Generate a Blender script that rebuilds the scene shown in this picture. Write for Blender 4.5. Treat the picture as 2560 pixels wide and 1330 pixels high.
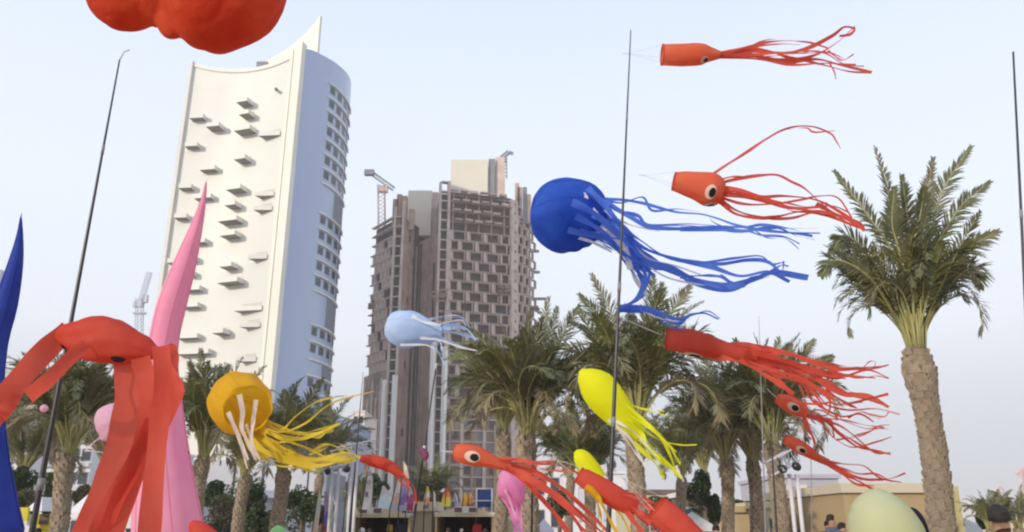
import bpy, math, random
from mathutils import Vector, Matrix, noise
R = math.radians
for o in list(bpy.data.objects): bpy.data.objects.remove(o)
scene = bpy.context.scene
col = scene.collection
# ------------------------------------------------------------------ camera, sky, sun, exposure
PITCH = R(17.9); FPX = 2020.0; CX, CY = 1280.0, 665.0; EYE = 1.6
cp, sp_ = math.cos(PITCH), math.sin(PITCH)
cam = bpy.data.cameras.new('camera'); camo = bpy.data.objects.new('camera', cam); col.objects.link(camo)
cam.sensor_width = 36; cam.lens = 36 * FPX / 2560; cam.clip_start = 0.1; cam.clip_end = 6000
camo.location = (0, 0, EYE); camo.rotation_euler = (math.pi / 2 + PITCH, 0, 0)
scene.camera = camo
world = bpy.data.worlds.new('World'); scene.world = world; world.use_nodes = True
wn, wl = world.node_tree.nodes, world.node_tree.links
wn.clear()
SUN_EL, SUN_AZ = R(17), R(223)          # azimuth clockwise from +Y : behind and to the left of the camera
sky = wn.new('ShaderNodeTexSky'); sky.sky_type = 'NISHITA'; sky.sun_disc = False
sky.sun_elevation = SUN_EL; sky.sun_rotation = SUN_AZ; sky.dust_density = 3.0; sky.air_density = 1.0; sky.ozone_density = 1.0
tc = wn.new('ShaderNodeTexCoord'); sx = wn.new('ShaderNodeSeparateXYZ'); wl.new(tc.outputs['Generated'], sx.inputs[0])
rp = wn.new('ShaderNodeValToRGB'); wl.new(sx.outputs['Z'], rp.inputs[0])
el = rp.color_ramp.elements
el[0].position = 0.0; el[0].color = (7.2, 7.25, 7.6, 1)
el[1].position = 0.62; el[1].color = (7.8, 8.8, 11.2, 1)
for p_, c_ in ((0.10, (7.9, 8.05, 8.7, 1)), (0.22, (9.6, 10.1, 11.0, 1)), (0.36, (9.5, 10.2, 11.3, 1)), (0.5, (8.7, 9.6, 11.3, 1))):
    e = el.new(p_); e.color = c_
mx = wn.new('ShaderNodeMix'); mx.data_type = 'RGBA'; mx.inputs[0].default_value = 0.90
wl.new(sky.outputs[0], mx.inputs[6]); wl.new(rp.outputs[0], mx.inputs[7])
bg = wn.new('ShaderNodeBackground'); bg.inputs[1].default_value = 0.108
wl.new(mx.outputs[2], bg.inputs[0])
wo = wn.new('ShaderNodeOutputWorld'); wl.new(bg.outputs[0], wo.inputs[0])
sd = bpy.data.lights.new('sun', 'SUN'); sd.energy = 3.0; sd.angle = R(1.2); sd.color = (1, 0.90, 0.75)
so = bpy.data.objects.new('sun', sd); col.objects.link(so)
sdir = Vector((math.sin(SUN_AZ) * math.cos(SUN_EL), math.cos(SUN_AZ) * math.cos(SUN_EL), math.sin(SUN_EL)))
so.rotation_euler = sdir.to_track_quat('Z', 'Y').to_euler()
vs = scene.view_settings; vs.view_transform = 'Standard'; vs.look = 'None'; vs.exposure = 0.0; vs.gamma = 1.0
vs.use_curve_mapping = False
try: scene.cycles.filter_width = 2.2
except Exception: pass

# ------------------------------------------------------------------ helpers
def ray(px, py):
    u = (px - CX) / FPX; v = (CY - py) / FPX
    return u, cp - v * sp_, sp_ + v * cp
def P(px, py, Y):
    a, b, c = ray(px, py); s = Y / b
    return Vector((a * s, Y, EYE + c * s))
def mpp(px, py, Y): return Y / ray(px, py)[1] / FPX       # metres per photo pixel
rnd = random.Random(7)

_m = {}
def mat(name, c1, c2=None, scale=1.0, rough=0.8, bump=0.0, bscale=20.0, trans=0.0, metal=0.0, spec=0.3, detail=6.0, stretch=None, contrast=(0.3, 0.7)):
    if name in _m: return _m[name]
    m = bpy.data.materials.new(name); m.use_nodes = True; nt = m.node_tree; n, l = nt.nodes, nt.links
    b = n['Principled BSDF']; b.inputs['Roughness'].default_value = rough; b.inputs['Metallic'].default_value = metal
    b.inputs['Specular IOR Level'].default_value = spec
    tcn = n.new('ShaderNodeTexCoord'); vec = tcn.outputs['Object']
    if stretch:
        mp = n.new('ShaderNodeMapping'); mp.inputs['Scale'].default_value = stretch
        l.new(vec, mp.inputs[0]); vec = mp.outputs[0]
    colr = None
    if c2:
        nz = n.new('ShaderNodeTexNoise'); nz.inputs['Scale'].default_value = scale; nz.inputs['Detail'].default_value = detail
        l.new(vec, nz.inputs['Vector'])
        cr = n.new('ShaderNodeValToRGB'); cr.color_ramp.elements[0].position = contrast[0]; cr.color_ramp.elements[1].position = contrast[1]
        cr.color_ramp.elements[0].color = (*c1, 1); cr.color_ramp.elements[1].color = (*c2, 1)
        l.new(nz.outputs[0], cr.inputs[0]); colr = cr.outputs[0]; l.new(colr, b.inputs['Base Color'])
    else: b.inputs['Base Color'].default_value = (*c1, 1)
    bn = None
    if bump:
        nb = n.new('ShaderNodeTexNoise'); nb.inputs['Scale'].default_value = bscale; nb.inputs['Detail'].default_value = 5
        l.new(vec, nb.inputs['Vector'])
        bn = n.new('ShaderNodeBump'); bn.inputs['Strength'].default_value = bump; bn.inputs['Distance'].default_value = 0.05
        l.new(nb.outputs[0], bn.inputs['Height']); l.new(bn.outputs[0], b.inputs['Normal'])
    if trans:
        t = n.new('ShaderNodeBsdfTranslucent')
        if colr: l.new(colr, t.inputs[0])
        else: t.inputs[0].default_value = (*c1, 1)
        if bn: l.new(bn.outputs[0], t.inputs['Normal'])
        ms = n.new('ShaderNodeMixShader'); ms.inputs[0].default_value = trans
        l.new(b.outputs[0], ms.inputs[1]); l.new(t.outputs[0], ms.inputs[2]); l.new(ms.outputs[0], n['Material Output'].inputs[0])
    _m[name] = m; return m
def cloth(name, c1, c2, trans=0.55, bump=0.35):
    return mat(name, c1, c2, scale=3.0, rough=0.65, bump=bump * 1.3, bscale=4.0, trans=trans, spec=0.12)
RED = cloth('red_nylon', (0.66, 0.085, 0.055), (0.76, 0.15, 0.10))
DEEPRED = cloth('deep_red_nylon', (0.62, 0.05, 0.022), (0.80, 0.15, 0.06), trans=0.5, bump=0.9)
ORANGE = cloth('orange_nylon', (0.78, 0.16, 0.08), (0.84, 0.24, 0.13))
BLUE = cloth('blue_nylon', (0.022, 0.085, 0.48), (0.06, 0.17, 0.68))
BLUEL = cloth('blue_streamer_nylon', (0.07, 0.16, 0.68), (0.14, 0.27, 0.78))
NAVY = cloth('dark_blue_nylon', (0.025, 0.045, 0.30), (0.05, 0.085, 0.42), trans=0.25, bump=0.2)
PINK = cloth('pink_nylon', (0.86, 0.34, 0.50), (0.90, 0.42, 0.56), trans=0.35, bump=0.15)
PALEPINK = cloth('pale_pink_nylon', (0.80, 0.50, 0.62), (0.84, 0.58, 0.68))
HOTPINK = cloth('bright_pink_nylon', (0.78, 0.22, 0.50), (0.86, 0.45, 0.66))
AMBER = cloth('amber_nylon', (0.72, 0.42, 0.02), (0.82, 0.52, 0.035))
AMBERD = cloth('amber_streamer_nylon', (0.68, 0.48, 0.04), (0.80, 0.62, 0.08))
YEL = cloth('yellow_nylon', (0.80, 0.80, 0.02), (0.88, 0.88, 0.04))
PALEBLUE = cloth('pale_blue_nylon', (0.42, 0.58, 0.85), (0.56, 0.70, 0.90), trans=0.35)
WHITEC = cloth('white_nylon', (0.80, 0.80, 0.82), (0.86, 0.84, 0.84))
PALEGREEN = cloth('pale_green_nylon', (0.52, 0.55, 0.37), (0.58, 0.58, 0.33), trans=0.3, bump=0.1)
MINT = cloth('mint_nylon', (0.30, 0.60, 0.25), (0.36, 0.66, 0.30), trans=0.25, bump=0.1)
EYEW = mat('eye_white', (0.68, 0.50, 0.42), rough=0.6)
EYEB = mat('eye_black', (0.012, 0.010, 0.012), rough=0.5)
BLACK = mat('black_fibreglass', (0.012, 0.012, 0.018), (0.025, 0.022, 0.022), scale=9, rough=0.35, spec=0.5)
DARKCL = mat('black_cloth', (0.02, 0.012, 0.02), (0.03, 0.02, 0.025), scale=5, rough=0.9)
CORD = mat('cord', (0.55, 0.52, 0.48), rough=0.8)
STEEL = mat('white_painted_steel', (0.62, 0.60, 0.62), (0.50, 0.48, 0.50), scale=3, rough=0.45)
GREYM = mat('grey_steel', (0.25, 0.25, 0.27), (0.18, 0.18, 0.20), scale=2, rough=0.5)

class MB:
    def __init__(s): s.v = []; s.f = []; s.mi = []; s.sm = []
    def add(s, vs, fs, mi=0, smooth=False):
        k = len(s.v); s.v += [tuple(v) for v in vs]
        for f in fs: s.f.append(tuple(i + k for i in f)); s.mi.append(mi); s.sm.append(smooth)
    def box(s, a, b, mi=0):
        x0, y0, z0 = a; x1, y1, z1 = b
        s.add([(x0,y0,z0),(x1,y0,z0),(x1,y1,z0),(x0,y1,z0),(x0,y0,z1),(x1,y0,z1),(x1,y1,z1),(x0,y1,z1)],
              [(0,3,2,1),(4,5,6,7),(0,1,5,4),(1,2,6,5),(2,3,7,6),(3,0,4,7)], mi)
    def hexa(s, lo, hi, mi=0):      # lo, hi : 4 points each, same winding
        s.add(list(lo) + list(hi), [(0,3,2,1),(4,5,6,7),(0,1,5,4),(1,2,6,5),(2,3,7,6),(3,0,4,7)], mi)
    def tube(s, pts, radii, n=8, mi=0, caps=True, smooth=True):
        pts = [Vector(p) for p in pts]; k = len(pts)
        if not hasattr(radii, '__len__'): radii = [radii] * k
        vs, fs = [], []; ref = None
        for i, p in enumerate(pts):
            t = (pts[min(i + 1, k - 1)] - pts[max(i - 1, 0)]).normalized()
            if ref is None: ref = Vector((0, 0, 1)) if abs(t.z) < 0.9 else Vector((1, 0, 0))
            a = (ref - t * ref.dot(t)).normalized(); b = t.cross(a); ref = a
            for j in range(n):
                w = 2 * math.pi * j / n
                vs.append(p + (a * math.cos(w) + b * math.sin(w)) * radii[i])
        for i in range(k - 1):
            for j in range(n):
                q = (j + 1) % n
                fs.append((i * n + j, i * n + q, (i + 1) * n + q, (i + 1) * n + j))
        if caps: fs += [tuple(range(n - 1, -1, -1)), tuple((k - 1) * n + j for j in range(n))]
        s.add(vs, fs, mi, smooth)
    def build(s, name, mats, parent=None, origin=None):
        me = bpy.data.meshes.new(name)
        o0 = Vector(origin) if origin is not None else (parent.location.copy() if parent is not None and parent.parent is None else Vector((0, 0, 0)))
        if parent is not None and parent.parent is not None:
            o0 = parent.parent.location + parent.location
            if parent.parent.parent is not None: o0 += parent.parent.parent.location
        me.from_pydata([(x - o0.x, y - o0.y, z - o0.z) for x, y, z in s.v], [], s.f)
        if not isinstance(mats, (list, tuple)): mats = [mats]
        for m in mats: me.materials.append(m)
        me.polygons.foreach_set('material_index', s.mi); me.polygons.foreach_set('use_smooth', s.sm)
        me.update()
        o = bpy.data.objects.new(name, me); col.objects.link(o)
        if parent is not None: o.parent = parent
        elif origin is not None: o.location = o0
        return o
def tag(o, label=None, cat=None, group=None, kind=None):
    if label: o['label'] = label
    if cat: o['category'] = cat
    if group: o['group'] = group
    if kind: o['kind'] = kind
    return o
def empty(name, loc, label, cat, group=None):
    o = bpy.data.objects.new(name, None); col.objects.link(o); o.location = loc; o.empty_display_size = 0.2
    return tag(o, label, cat, group)
def place(name, data, parent, M):
    o = bpy.data.objects.new(name, data); col.objects.link(o); o.parent = parent; o.matrix_local = M; return o
def catmull(pts, n):
    pts = [Vector(p) for p in pts]
    if len(pts) == 2: return [pts[0].lerp(pts[1], i / n) for i in range(n + 1)]
    e = [pts[0] * 2 - pts[1]] + pts + [pts[-1] * 2 - pts[-2]]
    out = []; k = len(pts) - 1
    for i in range(n + 1):
        t = i / n * k; j = min(int(t), k - 1); t -= j
        a, b, c, d = e[j], e[j + 1], e[j + 2], e[j + 3]
        out.append(0.5 * ((2 * b) + (c - a) * t + (2 * a - 5 * b + 4 * c - d) * t * t + (3 * b - a - 3 * c + d) * t ** 3))
    return out
camv = Vector((0, 0, EYE))

# ------------------------------------------------------------------ ground and far terrain
def sheet(name, x0, y0, x1, y1, z, m, nx=1, ny=1, kind='structure'):
    b = MB(); vs = [(x0 + (x1 - x0) * i / nx, y0 + (y1 - y0) * j / ny, z) for j in range(ny + 1) for i in range(nx + 1)]
    b.add(vs, [(j*(nx+1)+i, j*(nx+1)+i+1, (j+1)*(nx+1)+i+1, (j+1)*(nx+1)+i) for j in range(ny) for i in range(nx)])
    return tag(b.build(name, m), kind=kind)
SAND = mat('sand', (0.42, 0.34, 0.24), (0.34, 0.27, 0.19), scale=0.8, bump=0.5, bscale=3)
sheet('ground', -3000, -300, 3000, 4000, 0.0, mat('dry_ground', (0.36, 0.31, 0.25), (0.28, 0.25, 0.21), scale=0.02), 4, 4)
sheet('sand_beach', -60, -40, 60, 36, 0.004, SAND)
sheet('paved_promenade', -90, 36, 90, 60, 0.008, mat('promenade_paving', (0.33, 0.30, 0.27), (0.27, 0.25, 0.23), scale=2))
def hills(prof, Y, m, depth=250):
    b = MB(); n = 60; xs = [prof[0][0] + (prof[-1][0] - prof[0][0]) * i / n for i in range(n + 1)]
    rows = []
    for r in range(5):
        row = []
        for x in xs:
            for (xa, ya), (xb, yb) in zip(prof, prof[1:]):
                if xa <= x <= xb: y = ya + (yb - ya) * (x - xa) / (xb - xa); break
            p = P(x, y, Y); h = p.z + 2.5 * noise.noise(Vector((x * 0.02, r, 0)))
            k = (0, 0.45, 0.8, 1.0, 0.0)[r]; yy = Y + (-depth, -depth * .6, -depth * .25, 0, depth)[r]
            row.append((p.x, yy + 12 * noise.noise(Vector((x * .05, r * 3.1, 1))), (h - 1) * k * (1 + .1 * noise.noise(Vector((x * .04, r, 5)))) - 1))
        rows.append(row)
    vs = [p for r in rows for p in r]; k = n + 1
    b.add(vs, [(r*k+i, r*k+i+1, (r+1)*k+i+1, (r+1)*k+i) for r in range(4) for i in range(n)], smooth=True)
    return tag(b.build('hills', m), kind='structure')
HILL = mat('hill_rock', (0.22, 0.20, 0.19), (0.15, 0.15, 0.14), scale=0.02, bump=1.0, bscale=0.05)
hills([(-300, 900), (30, 908), (150, 925), (330, 985), (480, 1010), (700, 1000), (830, 1028), (905, 1062), (1100, 1140), (1400, 1200), (1700, 1235), (2000, 1262), (2600, 1290)], 620, HILL, 150)

# ------------------------------------------------------------------ white curved tower
def plan_hit(poly, px, py):
    a, b, c = ray(px, py); q = a / b; best = None
    for i in range(len(poly) - 1):
        (x0, y0), (x1, y1) = poly[i], poly[i + 1]
        den = (x1 - x0) - q * (y1 - y0)
        if abs(den) < 1e-9: continue
        t = (q * y0 - x0) / den
        if -0.02 <= t <= 1.02:
            X = x0 + (x1 - x0) * t; Y = y0 + (y1 - y0) * t
            if best is None or Y < best[1]: best = (X, Y, EYE + c / b * Y, i + t)
    return best
WT = empty('apartment_tower', (-75, 205, 0), 'tall white curved residential tower with scattered box balconies and pointed crown', 'tower')
WHITEW = mat('white_cladding', (0.74, 0.72, 0.65), (0.64, 0.635, 0.60), scale=0.06, rough=0.45, bump=0.03, bscale=0.4, stretch=(1, 1, .3))
CREAM = mat('cream_cladding', (0.80, 0.77, 0.68), (0.76, 0.72, 0.62), scale=0.1, rough=0.5)
BLUEW = mat('blue_shade_side_cladding', (0.40, 0.48, 0.66), (0.32, 0.40, 0.60), scale=0.03, rough=0.22, spec=0.8, stretch=(1, 1, .25))  # bluish panels, with the flank's skylit shade also put into the colour
GLASSD = mat('dark_window_glass', (0.02, 0.035, 0.05), (0.05, 0.065, 0.08), scale=0.5, rough=0.2, spec=0.35)
SOFFSHADE = mat('soffit_painted_shade', (0.27, 0.24, 0.21), (0.22, 0.19, 0.17), scale=0.5, rough=0.7)  # shade under the balconies put into a darker brown-grey colour
# plan of the concave front (left to right) and the convex flank
L0, C0 = Vector((-94.5, 209.5)), Vector((-60.6, 200.0))
front = []
for i in range(17):
    t = i / 16; p = L0.lerp(C0, t); n_ = Vector((-.27, -.96)).normalized()
    front.append(tuple(p - n_ * 2.2 * 4 * t * (1 - t)))
front[0] = (-94.5, 209.5)
flank_c = catmull([(-60.6, 200, 0), (-57.9, 201, 0), (-55, 206, 0), (-52.2, 212.5, 0), (-50.6, 220.5, 0), (-51.6, 229, 0), (-56, 240, 0), (-66, 248, 0)], 42)
flank = [(p.x, p.y) for p in flank_c]
def ztop_front(t): return 131.6 - 12 * t + 9.9 * t * t
b = MB()
vs = []; k = 17
for i, (x, y) in enumerate(front):
    t = i / 16; vs += [(x, y, 0), (x, y, ztop_front(t))]
b.add(vs, [(2*i, 2*i+2, 2*i+3, 2*i+1) for i in range(16)], smooth=True)
b.build('front_wall', WHITEW, WT)
b = MB(); vs = []
for i, (x, y) in enumerate(flank):
    z = 130.6 + 4.6 * min(1, i / 26)
    vs += [(x, y, 0), (x, y, z)]
b.add(vs, [(2*i, 2*i+2, 2*i+3, 2*i+1) for i in range(len(flank) - 1)], smooth=True)
# back wall closing the plan and the roof
x, y = flank[-1]; b.add([(x, y, 0), (-94.5, 232, 0), (-94.5, 232, 124), (x, y, 124.4)], [(0, 1, 2, 3)])
b.add([(-94.5, 232, 0), (-94.5, 209.5, 0), (-94.5, 209.5, 126), (-94.5, 232, 124)], [(0, 1, 2, 3)])
roofp = [(p[0], p[1], 123.5) for p in front[::2]] + [(p[0], p[1], 123.5) for p in flank[::4]] + [(-94.5, 232, 123.5)]
b.add(roofp, [tuple(range(len(roofp)))])
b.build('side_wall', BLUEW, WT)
# parapet coping on the front, thin
b = MB()
for i in range(16):
    (x0, y0), (x1, y1) = front[i], front[i + 1]
    z0, z1 = ztop_front(i / 16), ztop_front((i + 1) / 16)
    b.hexa([(x0, y0 - .35, z0 - .3), (x1, y1 - .35, z1 - .3), (x1, y1 + .6, z1 - .3), (x0, y0 + .6, z0 - .3)],
           [(x0, y0 - .35, z0 + .9), (x1, y1 - .35, z1 + .9), (x1, y1 + .6, z1 + .9), (x0, y0 + .6, z0 + .9)])
b.build('parapet', WHITEW, WT)
# thin edge slab on the left
b = MB(); b.box((-95.3, 208.6, 0), (-94.3, 212, 132.9)); b.build('edge_slab', WHITEW, WT)
# corner column, slightly in front
b = MB(); b.hexa([(-61.6, 198.9, 0), (-59.4, 198.6, 0), (-58.6, 200.9, 0), (-60.4, 201.5, 0)], [(-61.6, 198.9, 131), (-59.4, 198.6, 132.8), (-58.6, 200.9, 132.8), (-60.4, 201.5, 131)])
b.build('corner_column', CREAM, WT)
b = MB(); b.hexa([(-62.9, 199.9, 0), (-62.1, 199.6, 0), (-61.9, 200.2, 0), (-62.7, 200.5, 0)], [(-62.9, 199.9, 130.6), (-62.1, 199.6, 130.8), (-61.9, 200.2, 130.8), (-62.7, 200.5, 130.6)])
b.build('corner_trim', CREAM, WT)
# sail shaped crown
b = MB(); sail = [(640, 166), (665, 152), (695, 136), (722, 119), (743, 102), (765, 82), (782, 63), (795, 47), (801, 38)]
lo, hi = [], []
for i, (x, y) in enumerate(sail):
    yy = 210.5 - 5.0 * i / 8
    p = P(x, y, yy); q = Vector((p.x, yy, 123.6)); lo.append(q); hi.append(p)
for i in range(len(sail) - 1):
    d = Vector((.3, 1.1, 0))
    b.hexa([lo[i], lo[i+1], lo[i+1] + d, lo[i] + d], [hi[i], hi[i+1], hi[i+1] + d, hi[i] + d])
b.build('crown_sail', CREAM, WT)
b = MB(); q = P(693, 226, 202.4); b.tube([q + Vector((0, 0, 0)), q + Vector((0, -1.4, -.3))], .45, 8); b.build('facade_lamp', GREYM, WT)
b = MB(); q = P(484, 170, 210); b.tube([q, q + Vector((0, 0, 2.2))], .12, 6); b.build('roof_mast', GREYM, WT)
b = MB(); q = P(655, 158, 206); b.box((q.x - 1.6, 206, q.z - 2.5), (q.x + 1.6, 208, q.z + .6)); b.build('roof_plant', GREYM, WT)
balc = [(590,267,638,250),(597,296,642,282),(585,336,645,320),(470,305,520,290),(512,327,565,312),(650,352,706,325),(458,375,505,360),
 (585,407,633,393),(497,433,550,418),(443,477,490,465),(565,484,622,465),(642,497,690,480),(483,502,540,490),(562,520,608,508),(638,532,685,516),
 (432,550,478,540),(545,560,612,545),(550,595,608,582),(480,612,525,600),(415,661,455,652),(460,655,500,645),(625,655,673,635),(550,672,600,660),
 (465,692,495,682),(545,712,615,697),(455,730,512,718),(450,772,508,760),(590,783,660,765),(605,822,655,808),(532,835,580,825),(440,850,507,837),
 (440,890,535,875),(598,908,645,893),(490,923,575,910)]
DARKR = mat('balcony_reveal', (0.10, 0.09, 0.08), rough=0.6)
for (x0, y0, x1, y1) in balc:
    right = x0 > 588 and x1 > 644 and not (x0 == 585)
    left = x0 < 500
    pr = 3.3 if not (right or left) else (2.2 if left else 2.0)
    sh = pr * 5.0
    A = plan_hit(front, x0 + sh, y0 + pr * 3.4); B = plan_hit(front, x1 - 3, y1 + pr * 2.0)
    if A is None or B is None: continue
    z = (A[2] + B[2]) / 2
    a = Vector((A[0], A[1], 0)); c = Vector((B[0], B[1], 0)); d = (c - a).normalized(); nn = Vector((d.y, -d.x, 0))
    if nn.y > 0: nn = -nn
    pl, prr = (pr, pr) if not right else (pr * 1.25, pr * .25)
    H = 1.25
    o1 = [a + nn * pl, c + nn * prr, c - nn * 0.2, a - nn * 0.2]
    b = MB(); b.hexa([p + Vector((0, 0, z)) for p in o1], [p + Vector((0, 0, z + .25)) for p in o1])
    w = 0.15
    fr = [a + nn * pl, c + nn * prr, c + nn * (prr - w), a + nn * (pl - w)]
    b.hexa([p + Vector((0, 0, z + .25)) for p in fr], [p + Vector((0, 0, z + H)) for p in fr])
    for e, q_ in ((a, pl), (c - d * w, prr)):
        s4 = [e + nn * (q_ - w), e + d * w + nn * (q_ - w), e + d * w, e]
        if q_ > w + .1: b.hexa([p + Vector((0, 0, z + .25)) for p in s4], [p + Vector((0, 0, z + H)) for p in s4])
    ba = b.build('balcony', WHITEW, WT)
    b = MB(); b.hexa([p + Vector((0, 0, z - .04)) for p in o1], [p + Vector((0, 0, z - .003)) for p in o1]); b.build('shaded_soffit', SOFFSHADE, ba)  # thin dark sheet painting the shade on the balcony underside
    # recessed door opening behind the parapet
    b = MB(); s4 = [a + nn * .06 + d * .4, c + nn * .06 - d * .4, c - nn * .1 - d * .4, a - nn * .1 + d * .4]
    b.hexa([p + Vector((0, 0, z + .3)) for p in s4], [p + Vector((0, 0, z + 2.3)) for p in s4])
    if not left: b.build('balcony_door', mat('pale_door_glass', (.55, .53, .48), rough=.3, spec=.5), ba)
# flank windows and ledges
def flank_pt(s, off=0.0):
    i = min(int(s), len(flank) - 2); t = s - i
    a = Vector((*flank[i], 0)); c = Vector((*flank[i + 1], 0)); d = (c - a).normalized()
    return a.lerp(c, t) + Vector((d.y, -d.x, 0)) * off
def q_of(s): p = flank_pt(s); return p.x / p.y
s0 = next(i * .1 for i in range(400) if q_of(i * .1) > -0.2575)
levels = [125.5 - 4.53 * i for i in range(8)] + [84.8 - 4.5 * i for i in range(6)] + [53.0, 48.4, 43.6] + [39.4, 34.9]
WINF = mat('window_frame', (0.34, 0.35, 0.38), rough=0.5)
RAILM = mat('balcony_glass_rail', (0.40, 0.44, 0.52), (0.5, 0.52, 0.56), scale=.5, rough=.2, spec=.6)
last = {0: 7, 1: 13, 2: 16, 3: 18}
sEnd = 29
for li, z in enumerate(levels):
    b = MB(); S = [s0 + (sEnd - s0) * i / 12 for i in range(13)]
    for i in range(12):
        o = .5 * min(1, (i + 1) / 3); o2 = .5 * min(1, (i + 2) / 3)
        a, c = flank_pt(S[i], o), flank_pt(S[i + 1], o2); e, f = flank_pt(S[i + 1], -.1), flank_pt(S[i], -.1)
        b.hexa([p + Vector((0, 0, z - .22)) for p in (a, c, e, f)], [p + Vector((0, 0, z + .22)) for p in (a, c, e, f)])
    b.build('floor_ledge', WHITEW, WT)
    if li in (7, 13, 16): continue
    nwin = 4
    for w in range(nwin):
        sa = s0 + 0.8 + (sEnd - s0 - 1.5) * w / nwin; sb = sa + (sEnd - s0) / nwin * .58
        b = MB(); q = [flank_pt(sa, .10), flank_pt(sb, .10), flank_pt(sb, -.15), flank_pt(sa, -.15)]
        b.hexa([p + Vector((0, 0, z - 2.9)) for p in q], [p + Vector((0, 0, z - .5)) for p in q]); fr = b.build('window', WINF, WT)
        b = MB(); da = (sb - sa) * .07; q = [flank_pt(sa + da, .16), flank_pt(sb - da, .16), flank_pt(sb - da, .11), flank_pt(sa + da, .11)]
        b.hexa([p + Vector((0, 0, z - 2.75)) for p in q], [p + Vector((0, 0, z - .65)) for p in q]); b.build('pane', GLASSD, fr)
# recessed dark strip between groups on the flank
for za, zb in ((85.4, 93.1), (53.8, 61.8), (40.0, 43.2)):
    b = MB(); S = [s0 + 6 + (sEnd - s0 - 6) * i / 6 for i in range(7)]
    for i in range(6):
        q = [flank_pt(S[i], .05), flank_pt(S[i + 1], .05), flank_pt(S[i + 1], -.1), flank_pt(S[i], -.1)]
        b.hexa([p + Vector((0, 0, za)) for p in q], [p + Vector((0, 0, zb)) for p in q])
    b.build('louvre_panel', mat('grey_louvre', (.20, .21, .25), rough=.5), WT)

# ------------------------------------------------------------------ unfinished concrete towers
CONC = mat('raw_concrete', (0.52, 0.36, 0.27), (0.34, 0.22, 0.17), scale=0.25, bump=.3, bscale=1.0, rough=.9)
CONCL = mat('pale_concrete', (0.68, 0.56, 0.48), (0.48, 0.37, 0.31), scale=0.3, rough=.9)
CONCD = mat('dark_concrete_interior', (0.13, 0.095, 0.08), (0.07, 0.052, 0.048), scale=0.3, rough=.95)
NET = mat('brown_site_sheeting', (0.38, 0.27, 0.20), (0.20, 0.15, 0.12), scale=0.12, rough=.9, stretch=(1, 1, .25))
SHEET = mat('cream_plant_sheeting', (0.72, 0.66, 0.54), (0.66, 0.60, 0.50), scale=.1, rough=.7)
def V2(x, y): return Vector((x, y, 0))
def prism(b, poly, z0, z1, mi=0):
    n = len(poly); lo = [(p.x, p.y, z0) for p in poly]; hi = [(p.x, p.y, z1) for p in poly]
    b.add(lo + hi, [tuple(range(n))[::-1], tuple(n + i for i in range(n))] + [(i, (i + 1) % n, n + (i + 1) % n, n + i) for i in range(n)], mi)
FH = 3.6
def strip(b, a, c, z0, z1, off0=0.0, off1=0.4, mi=0):
    """slab along the wall a->c (left to right seen from outside), between offsets out from the wall"""
    d = (c - a).normalized(); n = Vector((d.y, -d.x, 0))
    q = [a + n * off1, c + n * off1, c + n * off0, a + n * off0]
    b.hexa([p + Vector((0, 0, z0)) for p in q], [p + Vector((0, 0, z1)) for p in q])
def frame_mesh(w, h, dep, cheek):
    b = MB()
    b.box((0, -dep, .10), (w, 0.5, .28)); b.box((0, -dep, h - .28), (w, .5, h - .1))
    b.hexa([(0, -dep, .28), (cheek * .45, -dep, .28), (cheek, .4, .28), (0, .4, .28)], [(0, -dep, h - .28), (cheek * .45, -dep, h - .28), (cheek, .4, h - .28), (0, .4, h - .28)])
    b.box((w - .3, -dep, .28), (w, .4, h - .28))
    me = bpy.data.meshes.new('frame'); me.from_pydata(b.v, [], b.f); me.materials.append(CONCL); return me
def put_frame(me, root, a, d, s, z, name='box_frame'):
    n = Vector((d.y, -d.x, 0)); M = Matrix.Identity(4)
    p = a + d * s - root.location
    M.col[0][:3] = d; M.col[1][:3] = -n; M.col[2][:3] = (0, 0, 1); M.col[3][:3] = (p.x, p.y, z)
    return place(name, me, root, M)
# right hand block
CT = empty('unfinished_tower', (-13, 268, 0), 'taller grey brown concrete tower under construction with staggered box frames', 'tower', 'unfinished concrete towers')
a0, a1 = V2(-25.2, 260.0), V2(-0.6, 267.0); a2 = V2(7.9, 279); a3 = V2(2, 300); a4 = V2(-30, 292)
dF = (a1 - a0).normalized(); nF = Vector((dF.y, -dF.x, 0)); aL = a0 + dF * 3.6
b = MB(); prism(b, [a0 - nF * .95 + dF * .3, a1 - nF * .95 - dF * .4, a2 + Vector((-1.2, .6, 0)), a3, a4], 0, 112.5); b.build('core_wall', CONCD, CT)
floors = [112.9 - FH * i for i in range(31)]
for i, z in enumerate(floors):
    b = MB(); rag = .7 * math.sin(i * 2.3) if i < 4 else 0
    strip(b, aL, a1 + dF * (rag if i < 4 else 0), z, z + .25, -1.7, .25 + (.6 if i in (1, 2) else 0))
    b.build('floor_slab', CONC, CT)
# broken edge boards on top floors
for i in range(4):
    b = MB()
    for j in range(6):
        s = 3.8 + j * 3.5 + .6 * i; p = a0 + dF * s
        if s + 2.5 < 25: strip(b, p, p + dF * 2.6, floors[i] + .5 - .2 * (j % 3), floors[i] + .9, .3, 1.5 + .5 * (j % 2))
    b.build('edge_formwork', CONCL, CT)
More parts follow.
